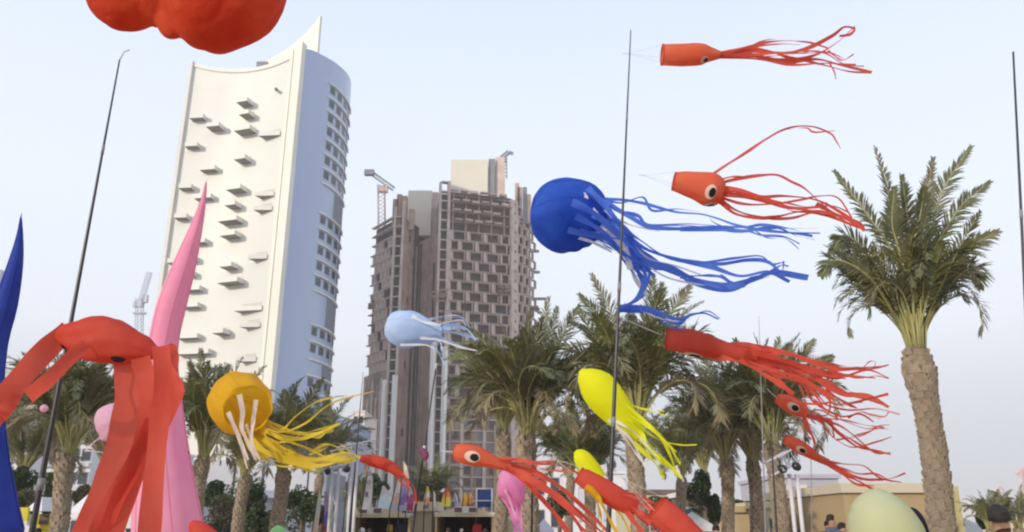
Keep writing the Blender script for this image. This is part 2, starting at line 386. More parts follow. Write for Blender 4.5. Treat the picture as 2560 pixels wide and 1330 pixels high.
# columns in open floors
for j in range(5):
    p = a0 + dF * (5 + j * 4.6) - nF * .5; b = MB(); b.tube([p + Vector((0, 0, 98)), p + Vector((0, 0, 113))], .35, 6, smooth=False); b.build('column', CONC, CT)
fm = frame_mesh(5.5, 3.6, .55, 1.6); fm2 = frame_mesh(3.3, 3.6, .55, 1.0)
for i in range(4, 22):
    z = floors[i] + .35 - FH + .1; off = 3.9 + (0 if i % 2 == 0 else -3.0)
    k = 0
    while off < 24.6:
        if off >= 3.7 and off + 5.6 <= 25.7 and not (i > 17 and (k + i) % 3 == 0): put_frame(fm, CT, a0, dF, off, z + FH * 0)
        elif off < 3.7 and off + 5.6 > 6: put_frame(fm2, CT, a0, dF, 3.8, z)
        elif off + 5.6 > 25.7 and off + 3.4 <= 25.8: put_frame(fm2, CT, a0, dF, off, z)
        off += 6.0; k += 1
# lower sheeted storeys
b = MB(); strip(b, aL, a1, 0, 39, -.3, .3); lw = b.build('sheeted_wall', NET, CT)
for i in range(10):
    b = MB(); z = 2 + i * FH; strip(b, aL, a1, z, z + .35, .35, .8); b.build('scaffold_deck', CONCL, CT)
for j in range(6):
    b = MB(); p = aL + dF * (1.5 + j * 3.7) + nF * .4
    strip(b, p, p + dF * (.5 + .5 * (j % 2)), 0, 38 - 5 * (j % 3), .2, .8); b.build('scaffold_strip', (CONCL if j % 2 else CONC), CT)
for i in range(9):
    for j in range(5):
        if (i * 3 + j * 5) % 4 == 0: continue
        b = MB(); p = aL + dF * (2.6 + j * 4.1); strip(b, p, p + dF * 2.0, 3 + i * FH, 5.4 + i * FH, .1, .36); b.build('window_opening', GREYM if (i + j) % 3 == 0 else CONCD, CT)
# ladder-like bay on the left of the front
b = MB(); strip(b, a0, a0 + dF * .7, 0, 116.5, -1.5, .5); b.build('bay_pier', CONCL, CT)
b = MB(); strip(b, a0 + dF * 2.9, a0 + dF * 3.8, 0, 117, -1.5, .6); b.build('bay_pier', CONCL, CT)
for i in range(32):
    b = MB(); strip(b, a0 + dF * .7, a0 + dF * 2.9, floors[0] + FH - FH * i, floors[0] + FH - FH * i + .4, -1.4, .45); b.build('bay_slab', CONCL, CT)
# right flank
dR = (a2 - a1).normalized(); nR = Vector((dR.y, -dR.x, 0)); LR = (a2 - a1).length
b = MB(); strip(b, a1 + dR * .1, a1 + dR * 4.2, 0, 113, -.4, .5); b.build('shear_wall', CONCL, CT)
b = MB()
for i in range(26): strip(b, a1 + dR * 2.0, a1 + dR * 2.7, floors[i] - 1.7, floors[i] - .8, .4, .56)
tag(b.build('tie_holes', CONCD, CT))
fr = frame_mesh(3.6, 3.2, .6, 1.0)
for i in range(27):
    b = MB(); strip(b, a1 + dR * 4.2, a2, floors[i] - 1.5, floors[i] - 1.15, -.6, .3); b.build('floor_slab', CONCL, CT)
    for j in range(3):
        s = 4.4 + j * 3.7 - (1.5 if i % 2 else 0)
        if s < 4.3: continue
        if i > 0: put_frame(fr, CT, a1, dR, s, floors[i] - 1.1)
for k, (zz, ll) in enumerate(((97, 2), (89, 2.2), (79, 4.5), (62, 3.6), (60, 3))):
    b = MB(); p = a2 + Vector((0, 0, zz)); b.box((p.x - .5, p.y - .4, zz), (p.x + ll, p.y + .6, zz + .8)); b.build('loading_platform', GREYM, CT)
# rooftop plant boxes, cream sheeting
def pxbox(b, x0, x1, yt, Y, zb, dep, mi=0):
    p, q = P(x0, yt, Y), P(x1, yt, Y); b.box((p.x, Y, zb), (q.x, Y + dep, p.z), mi)
b = MB(); pxbox(b, 1128, 1220, 399, 272, 110, 8); b.build('lift_housing', SHEET, CT)
b = MB(); pxbox(b, 1222, 1238, 397, 273, 110, 8); b.build('lift_housing', GREYM, CT)
b = MB(); pxbox(b, 1239, 1262, 392, 274, 108, 7); b.build('lift_housing', CONCL, CT)
for x, y in ((1293, 460), (1300, 470), (1312, 470), (1322, 488)):
    b = MB(); p = P(x, y, 274); b.box((p.x - .8, 273, 106), (p.x + .8, 275, p.z)); b.build('column_stub', GREYM if x == 1312 else CONC, CT)
# left hand block
CB = empty('unfinished_tower', (-40, 268, 0), 'lower brown concrete tower under construction beside the taller one, lattice flank', 'tower', 'unfinished concrete towers')
b0, b1, b2 = V2(-50.3, 274), V2(-41.0, 262), V2(-37.2, 261.6); b3, b4, b5 = V2(-31.5, 276), V2(-29, 276.5), V2(-36, 296)
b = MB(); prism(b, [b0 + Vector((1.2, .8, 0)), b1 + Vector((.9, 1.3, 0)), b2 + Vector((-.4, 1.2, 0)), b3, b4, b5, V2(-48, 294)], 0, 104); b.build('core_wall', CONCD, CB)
dL = (b1 - b0).normalized(); LL = (b1 - b0).length
for i in range(28):
    z = 104 - FH * i
    b = MB(); strip(b, b0 + dL * .3 * (i % 3), b1, z, z + .35, -1.0, .15 + (.3 if i < 5 else 0)); b.build('floor_slab', CONCL if i < 9 else CONC, CB)
    b = MB(); strip(b, b1 + V2(.8, 0), b2 - V2(.8, 0), z, z + .4, -1.2, .1); b.build('bay_slab', CONCL, CB)
fl = frame_mesh(2.5, 3.1, .35, .9)
for i in range(3, 24):
    for j in range(5):
        s = .4 + j * 3.0 + (0 if i % 2 else 1.4)
        if s > 1.3 and s + 2.7 < LL and (i * 7 + j * 3) % 5: put_frame(fl, CB, b0, dL, s, 104 - FH * i + .42)
b = MB(); strip(b, b1, b1 + V2(.8, -.05), 0, 108, -1.3, .3); b.build('bay_pier', CONCL, CB)
b = MB(); strip(b, b2 - V2(.9, -.05), b2, 0, 110, -1.3, .3); b.build('bay_pier', CONCL, CB)
dM = (b3 - b2).normalized(); b = MB(); strip(b, b2, b2 + dM * 7, 0, 103, -.4, .15); b.build('shear_wall', CONC, CB)
b = MB(); strip(b, b0 + dL * .2, b1 - dL * .2, 0, 50, -.2, .35); b.build('sheeted_wall', NET, CB)
for j in range(5):
    b = MB(); p = b0 + dL * (1 + j * 2.9); strip(b, p, p + dL * .8, 0, 48 - 6 * (j % 2), .35, .8); b.build('scaffold_strip', CONCL, CB)
for j in range(4):
    b = MB(); p = b2 + dM * (2.2 + j * 3.2); strip(b, p, p + dM * .6, 0, 96 - 12 * (j % 2), .15, .5); b.build('wall_rib', CONC, CB)
for i in range(12):
    b = MB(); p = b2 + dM * (3.2 + (i % 3) * 3); strip(b, p, p + dM * 1.3, 96 - i * 7.4, 98.4 - i * 7.4, .12, .2); b.build('window_opening', CONCD, CB)
b = MB(); pxbox(b, 1021, 1080, 476, 272, 101, 9); b.build('lift_housing', SHEET, CB)
b = MB(); pxbox(b, 1081, 1096, 480, 274, 101, 8); b.build('lift_housing', CONCL, CB)
for x, y in ((990, 500), (1013, 492), (1000, 488), (1030, 525)):
    b = MB(); p = P(x, y, 264); b.box((p.x - .9, 263, 100), (p.x + .9, 265, p.z)); b.build('column_stub', CONC, CB)
b = MB(); prism(b, [V2(-33, 272), V2(-25.6, 263.5), V2(-24, 275), V2(-31, 285)], 0, 98.5); b.build('link_wall', CONC, CB)
for j in range(4):
    b = MB(); p = V2(-33, 272).lerp(V2(-25.6, 263.5), .12 + j * .24); strip(b, p, p + (V2(-25.6, 263.5) - V2(-33, 272)).normalized() * .6, 0, 97 - 9 * (j % 2), .0, .5); b.build('wall_rib', (CONCD, CONC, CONC, CONCD)[j], CB)
# site clutter clumps hanging at mid height
for (x, y, Y, w, h) in ((940, 757, 271, 4.5, 4), (1100, 737, 258.5, 5, 3.2), (1262, 727, 264, 4, 4), (1335, 780, 276, 5, 4)):
    root = CB if x < 1000 else CT; p = P(x, y, Y); b = MB()
    for q in range(10):
        c = p + Vector((rnd.uniform(-w/2, w/2), rnd.uniform(-1, 1), rnd.uniform(-h/2, h/2)))
        b.box((c.x - .7, c.y - .6, c.z - .35), (c.x + .7, c.y + .6, c.z + .35))
    tag(b.build('site_debris', NET, root), kind='stuff')

def lattice(b, p, q, w, n, r=.07):
    """box truss from p to q"""
    p, q = Vector(p), Vector(q); t = (q - p).normalized(); u = t.cross(Vector((0, 1, 0)) if abs(t.y) < .9 else Vector((1, 0, 0))).normalized(); v = t.cross(u)
    cs = [(u + v) * w / 2, (u - v) * w / 2, (-u - v) * w / 2, (-u + v) * w / 2]
    for c in cs: b.tube([p + c, q + c], r, 4, caps=False, smooth=False)
    for i in range(n):
        m0, m1 = p.lerp(q, i / n), p.lerp(q, (i + 1) / n)
        for j in range(4):
            b.tube([m0 + cs[j], m1 + cs[(j + 1) % 4]], r * .7, 3, caps=False, smooth=False)
def hoist(x, yt, yb, Y, label, dx=0):
    p, q = P(x, yt, Y), P(x + dx, yb, Y); q.x = p.x
    r = empty('construction_hoist', (p.x, Y, 0), label, 'hoist mast', 'hoist masts on the unfinished towers')
    b = MB(); u_, v_ = Vector((.52, -.36, 0)), Vector((.36, .52, 0)); c_ = Vector((p.x, Y, 0)); b.hexa([c_ - u_ - v_, c_ + u_ - v_, c_ + u_ + v_, c_ - u_ + v_], [c_ - u_ - v_ + Vector((0, 0, p.z)), c_ + u_ - v_ + Vector((0, 0, p.z)), c_ + u_ + v_ + Vector((0, 0, p.z)), c_ - u_ + v_ + Vector((0, 0, p.z))]); b.build('mast', mat('pale_hoist_mast', (.90, .88, .82), (.86, .83, .76), scale=1, rough=.3, spec=.6), r)
    b = MB()
    for i in range(int(p.z / 3.6)): b.box((p.x - .3, Y + .45, i * 3.6 + 1), (p.x + .3, Y + 3.2, i * 3.6 + 1.3))
    tag(b.build('wall_tie', GREYM, r)); return r
hoist(963, 950, 1300, 262, 'pale hoist mast, leftmost and shorter, on the lower unfinished tower')
hoist(988, 938, 1300, 259, 'pale hoist mast right of the shorter one, under the corner of the lower unfinished tower')
hoist(1084, 850, 1300, 257, 'pale hoist mast just left of the staggered box frames, thickest of the masts')
hoist(1113, 868, 1300, 257.5, 'pale hoist mast standing against the left front edge of the taller unfinished tower')
# cranes
YELC = mat('weathered_crane_paint', (.62, .50, .45), (.5, .4, .36), scale=1, rough=.6)
r = empty('tower_crane', P(957, 545, 268), 'small crane with dark jib pointing up left above the lower unfinished tower', 'crane', 'cranes')
b = MB(); lattice(b, P(955, 600, 276), P(953, 462, 276), 2.4, 14, .16); b.build('mast', YELC, r)
b = MB(); lattice(b, P(985, 473, 276), P(925, 430, 276), 1.3, 10, .13); b.build('jib', GREYM, r)
b = MB(); p = P(925, 433, 276); b.box((p.x - 2, 275, p.z - .8), (p.x + 1.6, 277, p.z + 1.2)); b.build('counterweight', GREYM, r)
b = MB(); p = P(957, 478, 276); b.box((p.x - 1.8, 275, p.z - .4), (p.x + 1.8, 277, p.z + 2)); b.build('cab', YELC, r)
r = empty('tower_crane', P(1260, 410, 280), 'short crane with folded jib on top of the taller unfinished tower', 'crane', 'cranes')
b = MB(); lattice(b, P(1262, 445, 280), P(1262, 400, 280), 1.5, 5, .15); b.build('mast', GREYM, r)
b = MB(); lattice(b, P(1250, 398, 280), P(1272, 380, 280), 1.2, 5, .15); lattice(b, P(1272, 380, 280), P(1283, 385, 280), .8, 3, .13); b.build('jib', GREYM, r)
b = MB(); p = P(1260, 400, 280); b.box((p.x - 1.4, 279.4, p.z - .8), (p.x + 1.2, 281, p.z + .9)); b.build('cab', GREYM, r)
HAZEC = mat('hazed_crane_tint', (.55, .56, .62), rough=.7)  # distance haze put into the crane's colour
r = empty('tower_crane', P(350, 800, 330), 'distant grey luffing crane rising between the black pole and the white tower', 'crane', 'cranes')
b = MB(); lattice(b, P(346, 960, 330), P(349, 745, 330), 2.4, 22, .16); b.build('mast', HAZEC, r)
b = MB(); lattice(b, P(349, 765, 330), P(374, 680, 330), 1.6, 12, .14); b.build('jib', HAZEC, r)
b = MB(); p = P(349, 762, 330); b.box((p.x - 2.4, 329, p.z - 1), (p.x + 1.6, 331, p.z + 1.4)); b.box((p.x + 1, 329.4, p.z + 1), (p.x + 3, 331, p.z + 4.4)); b.build('cab', HAZEC, r)
b = MB(); p = P(349, 783, 330); b.box((p.x - 2.6, 329, p.z - .3), (p.x + 2.6, 331, p.z + .3)); b.build('collar', HAZEC, r)
PINKC = mat('faded_red_crane_paint', (.80, .55, .52), rough=.7)
for (x, yt, dx, lab) in ((2500, 1215, -22, 'faint pink crane on the far right horizon above the small palm'), (2556, 1165, 10, 'faint pale orange crane at the extreme right edge of the photo')):
    r = empty('tower_crane', P(x, 1300, 420), lab, 'crane', 'cranes')
    b = MB(); lattice(b, P(x, 1316, 420), P(x, yt + 12, 420), 2.2, 14, .2); b.build('mast', PINKC, r)
    b = MB(); lattice(b, P(x - 14, yt + 22, 420), P(x + dx * .4 + 8, yt, 420), 1.6, 8, .2); b.build('jib', PINKC, r)

# ------------------------------------------------------------------ low buildings
PALEG = mat('grey_white_render', (.58, .58, .60), (.50, .50, .53), scale=.15, rough=.8)
WHITEB = mat('white_render', (.72, .71, .72), (.64, .63, .65), scale=.2, rough=.8)
TAN = mat('tan_panel', (.50, .38, .22), (.44, .33, .19), scale=.4, rough=.7)
TANL = mat('light_tan_panel', (.60, .54, .38), (.54, .48, .33), scale=.5, rough=.7)
ROOFD = mat('dark_brown_roof', (.13, .09, .08), (.18, .12, .10), scale=.8, rough=.8)
def low_building(x0, x1, yt, Y, dep, label, wall, rows=0, cols=0, name='low_building', winm=GLASSD, roof=None, cat='building', wfrac=.6, zb=0, band=None):
    p, q = P(x0, yt, Y), P(x1, yt, Y)
    r = empty(name, ((p.x + q.x) / 2, Y + dep / 2, zb), label, cat)
    b = MB(); b.box((p.x, Y, zb), (q.x, Y + dep, p.z)); b.build('wall', wall, r)
    b = MB(); b.box((p.x - .2, Y - .25, p.z), (q.x + .2, Y + dep + .2, p.z + .35)); b.build('roof', roof or wall, r)
    H = p.z - zb; W = q.x - p.x
    for i in range(rows):
        zc = p.z - H * (i + .55) / (rows + .2); hh = H / rows * .26
        if band:
            b = MB(); b.box((p.x, Y - .45, zc - hh * 1.9), (q.x, Y - .003, zc - hh * 1.25)); b.build('floor_band', band, r)
        for j in range(cols):
            xc = p.x + W * (j + .5) / cols; ww = W / cols * wfrac / 2
            b = MB(); b.box((xc - ww, Y - .10, zc - hh), (xc + ww, Y + .1, zc + hh)); f = b.build('window', WINF, r)
            b = MB(); b.box((xc - ww * .9, Y - .13, zc - hh * .88), (xc + ww * .9, Y - .103, zc + hh * .88)); b.build('pane', winm, f)
    return r
low_building(-60, 62, 1060, 95, 14, 'white terraced building with balconies behind the dark blue cone', WHITEB, 6, 3, band=PALEG)
low_building(62, 118, 1075, 100, 12, 'plain pale grey block behind the black pole, left of the leftmost palm', PALEG, 2, 1)
low_building(120, 236, 1105, 92, 14, 'grey white building with dark window strips behind the leftmost palm trunk', WHITEB, 4, 4, band=PALEG, wfrac=.8)
low_building(240, 372, 1120, 96, 14, 'white building with window rows between the red octopus legs', WHITEB, 4, 3, band=PALEG, wfrac=.7)
low_building(166, 236, 930, 260, 16, 'cream tall block with little balconies seen behind the leftmost palm', mat('cream_render', (.74, .68, .56), (.68, .62, .50), scale=.1), 9, 3)
low_building(-40, 60, 930, 250, 16, 'grey blue block behind the dark blue cone, low left', PALEG, 8, 4)
low_building(-60, 2, 676, 300, 6, 'pale grey tower with horizontal window bands at the left edge', mat('bluegrey_render', (.52, .56, .66), rough=.6), 18, 2, wfrac=.9, name='distant_tower', cat='tower')
r = low_building(-30, 128, 1045, 130, 20, 'low building with wide brown pitched roof, far left', PALEG, 1, 3)
p, q = P(-30, 1045, 130), P(128, 1045, 130); b = MB(); zt = P(0, 1000, 140).z
b.hexa([(p.x - 2, 128, p.z + .36), (q.x + 2, 128, p.z + .36), (q.x + 2, 152, p.z + .36), (p.x - 2, 152, p.z + .36)], [(p.x + 3, 138, zt), (q.x - 5, 138, zt), (q.x - 5, 142, zt), (p.x + 3, 142, zt)])
b.build('pitched_roof', mat('brown_tile_roof', (.40, .29, .20), (.33, .24, .17), scale=1), r)
# podium of the white tower, tall panels with gaps
r = empty('podium_building', P(700, 1317, 120), 'grey white podium with tall blank wall panels behind the palms', 'building')
r.location.z = 0
for (x0, x1, yt) in ((468, 586, 1150), (592, 656, 1160), (664, 700, 1165), (706, 772, 1140), (776, 812, 1150)):
    p, q = P(x0, yt, 120), P(x1, yt, 120); b = MB(); b.box((p.x, 120, 0), (q.x, 122, p.z)); b.build('wall_panel', PALEG, r)
p, q = P(468, 1175, 124), P(812, 1175, 124); b = MB(); b.box((p.x, 123, 0), (q.x, 140, p.z)); b.build('rear_wall', mat('slate_wall', (.22, .22, .26), rough=.7), r)
p, q = P(655, 1235, 119), P(720, 1235, 119); b = MB(); b.box((p.x, 116, p.z - .6), (q.x, 119.9, p.z)); b.build('canopy', WHITEB, r)
low_building(812, 882, 1052, 150, 20, 'blue grey glazed office block behind the amber streamers', mat('blue_grey_render', (.36, .40, .50), (.30, .34, .44), scale=.2), 6, 3, wfrac=.7)
low_building(882, 912, 1030, 210, 20, 'narrow cream block between the office and the unfinished tower', mat('cream_render2', (.78, .70, .62), rough=.8), 8, 2)
low_building(1330, 1405, 1172, 110, 14, 'light grey low building right of the twin palm trunks', WHITEB, 2, 2)
low_building(1408, 1560, 1185, 105, 14, 'white low building behind the red streamers and the yellow squid', WHITEB, 1, 5, winm=PALEG)
low_building(1568, 1700, 1235, 70, 8, 'low kiosk with dark fascia right of the second black pole', TANL, 1, 3, roof=ROOFD, name='kiosk', cat='kiosk')
low_building(1696, 1790, 1243, 66, 9, 'dark red brown cafe building with white eaves beside the shrubs', ROOFD, 1, 2, roof=WHITEB, name='cafe_building')
low_building(1838, 1872, 1281, 50, 5, 'plain tan cabin between two palm trunks', TAN, 0, 0, name='cabin', cat='cabin')
low_building(1893, 1938, 1270, 48, 5, 'light tan cabin with doorway behind the right palm trunk of the trio', TANL, 1, 2, name='cabin', cat='cabin')
r = low_building(1940, 2095, 1196, 75, 12, 'grey and cream building with large glazed bays left of the tan block', mat('lilac_grey_render', (.48, .45, .50), (.42, .40, .46), scale=.3), 2, 5, wfrac=.8, winm=mat('pale_reflective_glass', (.20, .22, .30), (.30, .32, .40), scale=.3, rough=.15, spec=.8))
b = MB(); p, q = P(1958, 1277, 62), P(2082, 1285, 62); b.box((p.x, 60, p.z - .5), (q.x, 74.9, p.z)); b.build('canopy', TANL, r)
for x in (1962, 2020, 2078):
    b = MB(); p2 = P(x, 1290, 60.5); b.box((p2.x - .12, 60.3, 0), (p2.x + .12, 60.6, p.z - .5)); b.build('canopy_post', GREYM, r)
b = MB(); b.box((p.x, 70, 0), (q.x, 70.4, p.z - .5)); b.build('shop_front', ROOFD, r)
for k, (x0, x1) in enumerate(((1952, 1978), (1990, 2022))):
    p, q = P(x0, 1212, 74.6), P(x1, 1272, 74.6); b = MB(); b.box((p.x, 74.4, q.z), (q.x, 74.85, p.z)); b.build('cream_panel', mat('cream_screen', (.62, .52, .40), (.7, .62, .5), scale=1), r)
# ochre block on the right, slightly angled
r = empty('exhibition_block', P(2240, 1318, 42), 'big ochre and tan box building behind the large palm trunk', 'building'); r.location.z = 0
YEO = mat('ochre_panel', (.44, .32, .17), (.37, .26, .14), scale=.15, rough=.7)
p, q = P(2106, 1222, 42), P(2372, 1210, 42); b = MB(); zt = P(2240, 1232, 42).z
b.box((p.x, 42, 0), (q.x, 56, zt)); b.build('wall', YEO, r)
b = MB(); b.box((p.x - .15, 41.8, zt), (q.x + .1, 56.2, P(2240, 1208, 42).z)); b.build('fascia', mat('buff_fascia', (.56, .48, .35), rough=.7), r)
b = MB(); q2 = P(2392, 1215, 41.5); b.box((q.x + .1, 41.4, 0), (q2.x, 56, q2.z)); b.build('end_column', mat('olive_tan_panel', (.52, .50, .26), (.5, .42, .22), scale=.6), r)
r = low_building(2396, 2446, 1262, 48, 5, 'plain white cabin right of the ochre block', WHITEB, 0, 0, name='cabin', cat='cabin')
low_building(2396, 2600, 1304, 90, 6, 'long low tan wall on the right horizon', TANL, 0, 0, name='boundary_wall', cat='wall')

# ------------------------------------------------------------------ market stalls
DARKIN = mat('stall_interior', (.16, .12, .09), (.10, .08, .06), scale=1)
def stall(x0, x1, yt, yb, Y, label, sign):
    p, q = P(x0, yt, Y), P(x1, yb, Y); zt, zf = p.z, q.z; xa, xb = p.x, q.x
    r = empty('market_stall', ((xa + xb) / 2, Y + 1.5, 0), label, 'stall', 'market stalls')
    b = MB(); w = (xb - xa)
    n = 10
    for i in range(n):
        t0, t1 = i / n, (i + 1) / n; f = lambda t: zt - .28 * (2 * t - 1) ** 2
        xA, xB = xa + w * t0, xa + w * t1
        b.hexa([(xA, Y - .3, zf), (xB, Y - .3, zf), (xB, Y - .2, zf), (xA, Y - .2, zf)], [(xA, Y - .3, f(t0)), (xB, Y - .3, f(t1)), (xB, Y - .2, f(t1)), (xA, Y - .2, f(t0))])
    b.build('fascia', TANL, r)
    b = MB(); b.box((xa, Y - .2, zf + .08), (xb, Y + 3, zf + .16)); b.build('roof', WHITEB, r)
    b = MB(); b.box((xa, Y + 2.9, 0), (xb, Y + 3, zf + .07)); b.build('back_panel', DARKIN, r)
    for x in (xa + .02, xb - .1):
        b = MB(); b.box((x, Y - .18, 0), (x + .08, Y + 2.88, zf + .07)); b.build('side_panel', TAN, r)
    b = MB(); b.box((xa + .15, Y + .3, 0), (xb - .15, Y + .8, .95)); b.build('counter', TANL, r)
    c = P(sign, yt, Y).x
    s = MB(); s.box((c - .42, Y - .37, zf + .12), (c + .42, Y - .303, zf + .36)); sg = s.build('sign_board', WHITEB, r)
    for dx, m_ in ((-.27, ROOFD), (.27, ROOFD)):
        s = MB(); s.box((c + dx - .14, Y - .40, zf + .16), (c + dx + .14, Y - .372, zf + .33)); s.build('sign_photo', m_, sg)
    return r
stall(884, 1029, 1272, 1294, 32, 'tan market stall with bowed fascia, left of the thin black pole', 930)
stall(1088, 1236, 1268, 1292, 32, 'tan market stall with bowed fascia, left of the twin palm trunks', 1165)
low_building(1031, 1084, 1278, 33, 3, 'beige closed booth between the two market stalls', TANL, 0, 0, name='booth', cat='booth')
low_building(1258, 1292, 1283, 33, 2, 'narrow beige booth behind the pink jellyfish', TANL, 0, 0, name='booth', cat='booth')
def goods(x, y, Y, s, m, label, name, cat, kind='box'):
    p = P(x, y, Y); b = MB()
    if kind == 'ball':
        n = 10; vs, fs = [], []
        pts = [p + Vector((0, 0, s * math.sin(a))) for a in [R(-80 + 160 * i / 8) for i in range(9)]]
        b.tube(pts, [s * math.cos(R(-80 + 160 * i / 8)) for i in range(9)], 12)
    else:
        b.hexa([(p.x - s, Y - s * .3, p.z - s), (p.x + s, Y - s * .3, p.z - s), (p.x + s, Y + s * .3, p.z - s), (p.x - s, Y + s * .3, p.z - s)],
               [(p.x - s * .8, Y - s * .25, p.z + s), (p.x + s * .8, Y - s * .25, p.z + s), (p.x + s * .8, Y + s * .25, p.z + s), (p.x - s * .8, Y + s * .25, p.z + s)])
    return tag(b.build(name, m, origin=p), label, cat)
goods(975, 1320, 32.5, .12, mat('gold', (.6, .4, .08)), 'small yellow display box inside the left stall', 'display_box', 'box')
goods(1003, 1328, 32.4, .25, mat('ink_board', (.05, .04, .09)), 'dark framed board standing inside the left stall', 'menu_board', 'board')
goods(1193, 1325, 32.4, .20, mat('shop_red', (.45, .04, .05)), 'red bag hanging inside the right stall', 'bag', 'bag')
goods(1154, 1326, 32.0, .07, WHITEB, 'small white globe lamp in front of the right stall', 'globe_lamp', 'lamp', 'ball')
goods(905, 1327, 31.5, .12, WHITEB, 'white round lantern in front of the left stall', 'lantern', 'lamp', 'ball')

# tents and kiosks, left and right
def tent(x0, x1, yt, yb, Y, label, m=WHITEB, leg=True, name='canopy_tent', base=TANL):
    p, q = P(x0, yb, Y), P(x1, yb, Y); c = (p.x + q.x) / 2; zt = P((x0 + x1) / 2, yt, Y).z; w = q.x - p.x
    r = empty(name, (c, Y + w / 2, 0), label, 'tent', 'small tents and canopies')
    b = MB(); b.add([(p.x, Y, p.z), (q.x, Y, p.z), (q.x, Y + w, p.z), (p.x, Y + w, p.z), (c, Y + w / 2, zt)], [(0, 1, 4), (1, 2, 4), (2, 3, 4), (3, 0, 4)]); b.build('canopy', m, r)
    b = MB()
    for (xa, ya, xb, yb_) in ((p.x, Y, q.x, Y + .03), (p.x, Y + w - .03, q.x, Y + w), (p.x, Y + .03, p.x + .03, Y + w - .03), (q.x - .03, Y + .03, q.x, Y + w - .03)):
        b.box((xa, ya, p.z - .22), (xb, yb_, p.z - .002))
    b.build('valance', m, r)
    for x in (p.x + .06, q.x - .06):
        for y in (Y + .06, Y + w - .06):
            b = MB(); b.tube([(x, y, 0), (x, y, p.z - .05)], .03, 6); b.build('leg', STEEL, r)
    return r
tent(286, 350, 1268, 1302, 26, 'white pyramid canopy behind the wide red octopus legs', m=WHITEB)
tent(166, 232, 1232, 1282, 34, 'white sloping canopy right of the leftmost palm trunk')
tent(1700, 1782, 1278, 1312, 30, 'white canopy tent in front of the dark red brown cafe')
r = empty('umbrella_kiosk', P(110, 1318, 30), 'yellow kiosk box under a white awning near the black pole', 'kiosk'); r.location.z = 0
YK = mat('yellow_panel', (.62, .52, .05), (.5, .42, .05), scale=1.5)
p, q = P(93, 1285, 30), P(124, 1330, 30); b = MB(); b.box((p.x, 30, 0), (q.x, 31, p.z)); b.build('kiosk_box', YK, r)
b = MB(); a_, c_ = P(90, 1250, 30), P(128, 1278, 30); b.hexa([(a_.x, 29.4, c_.z), (c_.x, 29.4, c_.z), (c_.x, 31.4, c_.z), (a_.x, 31.4, c_.z)], [(a_.x + .15, 29.8, a_.z), (c_.x - .3, 29.8, a_.z + .1), (c_.x - .3, 31, a_.z + .1), (a_.x + .15, 31, a_.z)]); b.build('awning', WHITEB, r)
b = MB(); b.box((p.x - .002 + .12, 29.95, p.z - .35), (q.x - .1, 29.99, p.z - .02)); b.build('shop_panel', ROOFD, r)
goods(57, 1286, 29, .23, YK, 'yellow sign block at lower left beside the blue cone', 'yellow_sign', 'sign')
goods(60, 1308, 29.4, .30, WHITEB, 'white counter block under the yellow sign, lower left', 'counter_block', 'counter')

# ------------------------------------------------------------------ feather flags, panels and light trusses
fc = {}
def fcol(c):
    k = 'flag_%02d_%02d_%02d' % tuple(int(v * 99) for v in c)
    if k not in fc: fc[k] = mat(k.replace('flag_', 'flag_cloth_'), c, tuple(min(1, v * 1.15) for v in c), scale=4, rough=.7, trans=.3)
    return fc[k]
def flag(xt, yt, xb, yb, wt, wb, Y, cols, label, name='feather_flag', cat='flag', group='feather flags by the stalls', emb=None, ctr=0.0):
    top, bot = P(xt, yt, Y), P(xb, yb, Y); k = mpp(xt, yt, Y)
    r = empty(name, (bot.x, Y, 0), label, cat, group)
    b = MB(); b.tube([(bot.x, Y, 0), bot, top.lerp(bot, .3), top], [.025, .02, .012, .008], 6); b.build('pole', BLACK, r)
    n = 12; b = MB(); vs = []
    for i in range(n + 1):
        t = i / n; c = top.lerp(bot, t); w = (wt + (wb - wt) * math.sin(t * math.pi / 2)) * k * min(1, .35 + t * 3)
        wav = .05 * math.sin(t * 7 + xt)
        for j in range(4): vs.append(c + Vector((w * (j / 3 - ctr) + .02, wav * j / 3, 0)))
    mats = [fcol(c) for c in cols]
    for i in range(n):
        mi = min(int(i / n * len(cols)), len(cols) - 1)
        b.add([], [])
    base = len(b.v); b.v += [tuple(v) for v in vs]
    for i in range(n):
        for j in range(3):
            mi = min(int((i + .4 * j) / (n + .8) * len(cols)), len(cols) - 1)
            b.f.append((i*4+j, i*4+j+1, (i+1)*4+j+1, (i+1)*4+j)); b.mi.append(mi); b.sm.append(True)
    f = b.build('flag_cloth', mats, r)
    for (t, s, shp) in (emb or []):
        c = top.lerp(bot, t) + Vector(((wt + wb) / 2 * k * (.5 - ctr), -.012 - .05, 0)); b = MB()
        if shp == 'ring':
            m_ = 14; b.add([c + Vector((s * rr * math.cos(2 * math.pi * i / m_), 0, s * rr * math.sin(2 * math.pi * i / m_))) for rr in (1, .6) for i in range(m_)], [(i, (i + 1) % m_, m_ + (i + 1) % m_, m_ + i) for i in range(m_)])
        else: b.add([c + Vector((x * s, 0, z * s)) for x, z in ((-.6, -1), (.6, -1), (.6, 1), (-.6, 1))], [(0, 1, 2, 3)])
        b.build('emblem', mat('emblem_grey', (.18, .18, .22)), f)
    return r
flag(797, 1222, 779, 1334, 6, 13, 30, [(.6, .55, .40), (.45, .50, .48), (.55, .5, .42), (.6, .45, .36)], 'tan and grey patterned narrow flag, leftmost of the flags')
flag(812, 1228, 806, 1330, 8, 14, 31, [(.30, .20, .30), (.35, .22, .36), (.16, .12, .40), (.35, .06, .10)], 'violet flag with dark red foot beside the leftmost tan flag')
flag(824, 1224, 820, 1300, 7, 9, 31.5, [(.72, .62, .66), (.66, .56, .5), (.55, .42, .34)], 'pinkish white sliver flag just left of the lattice post')
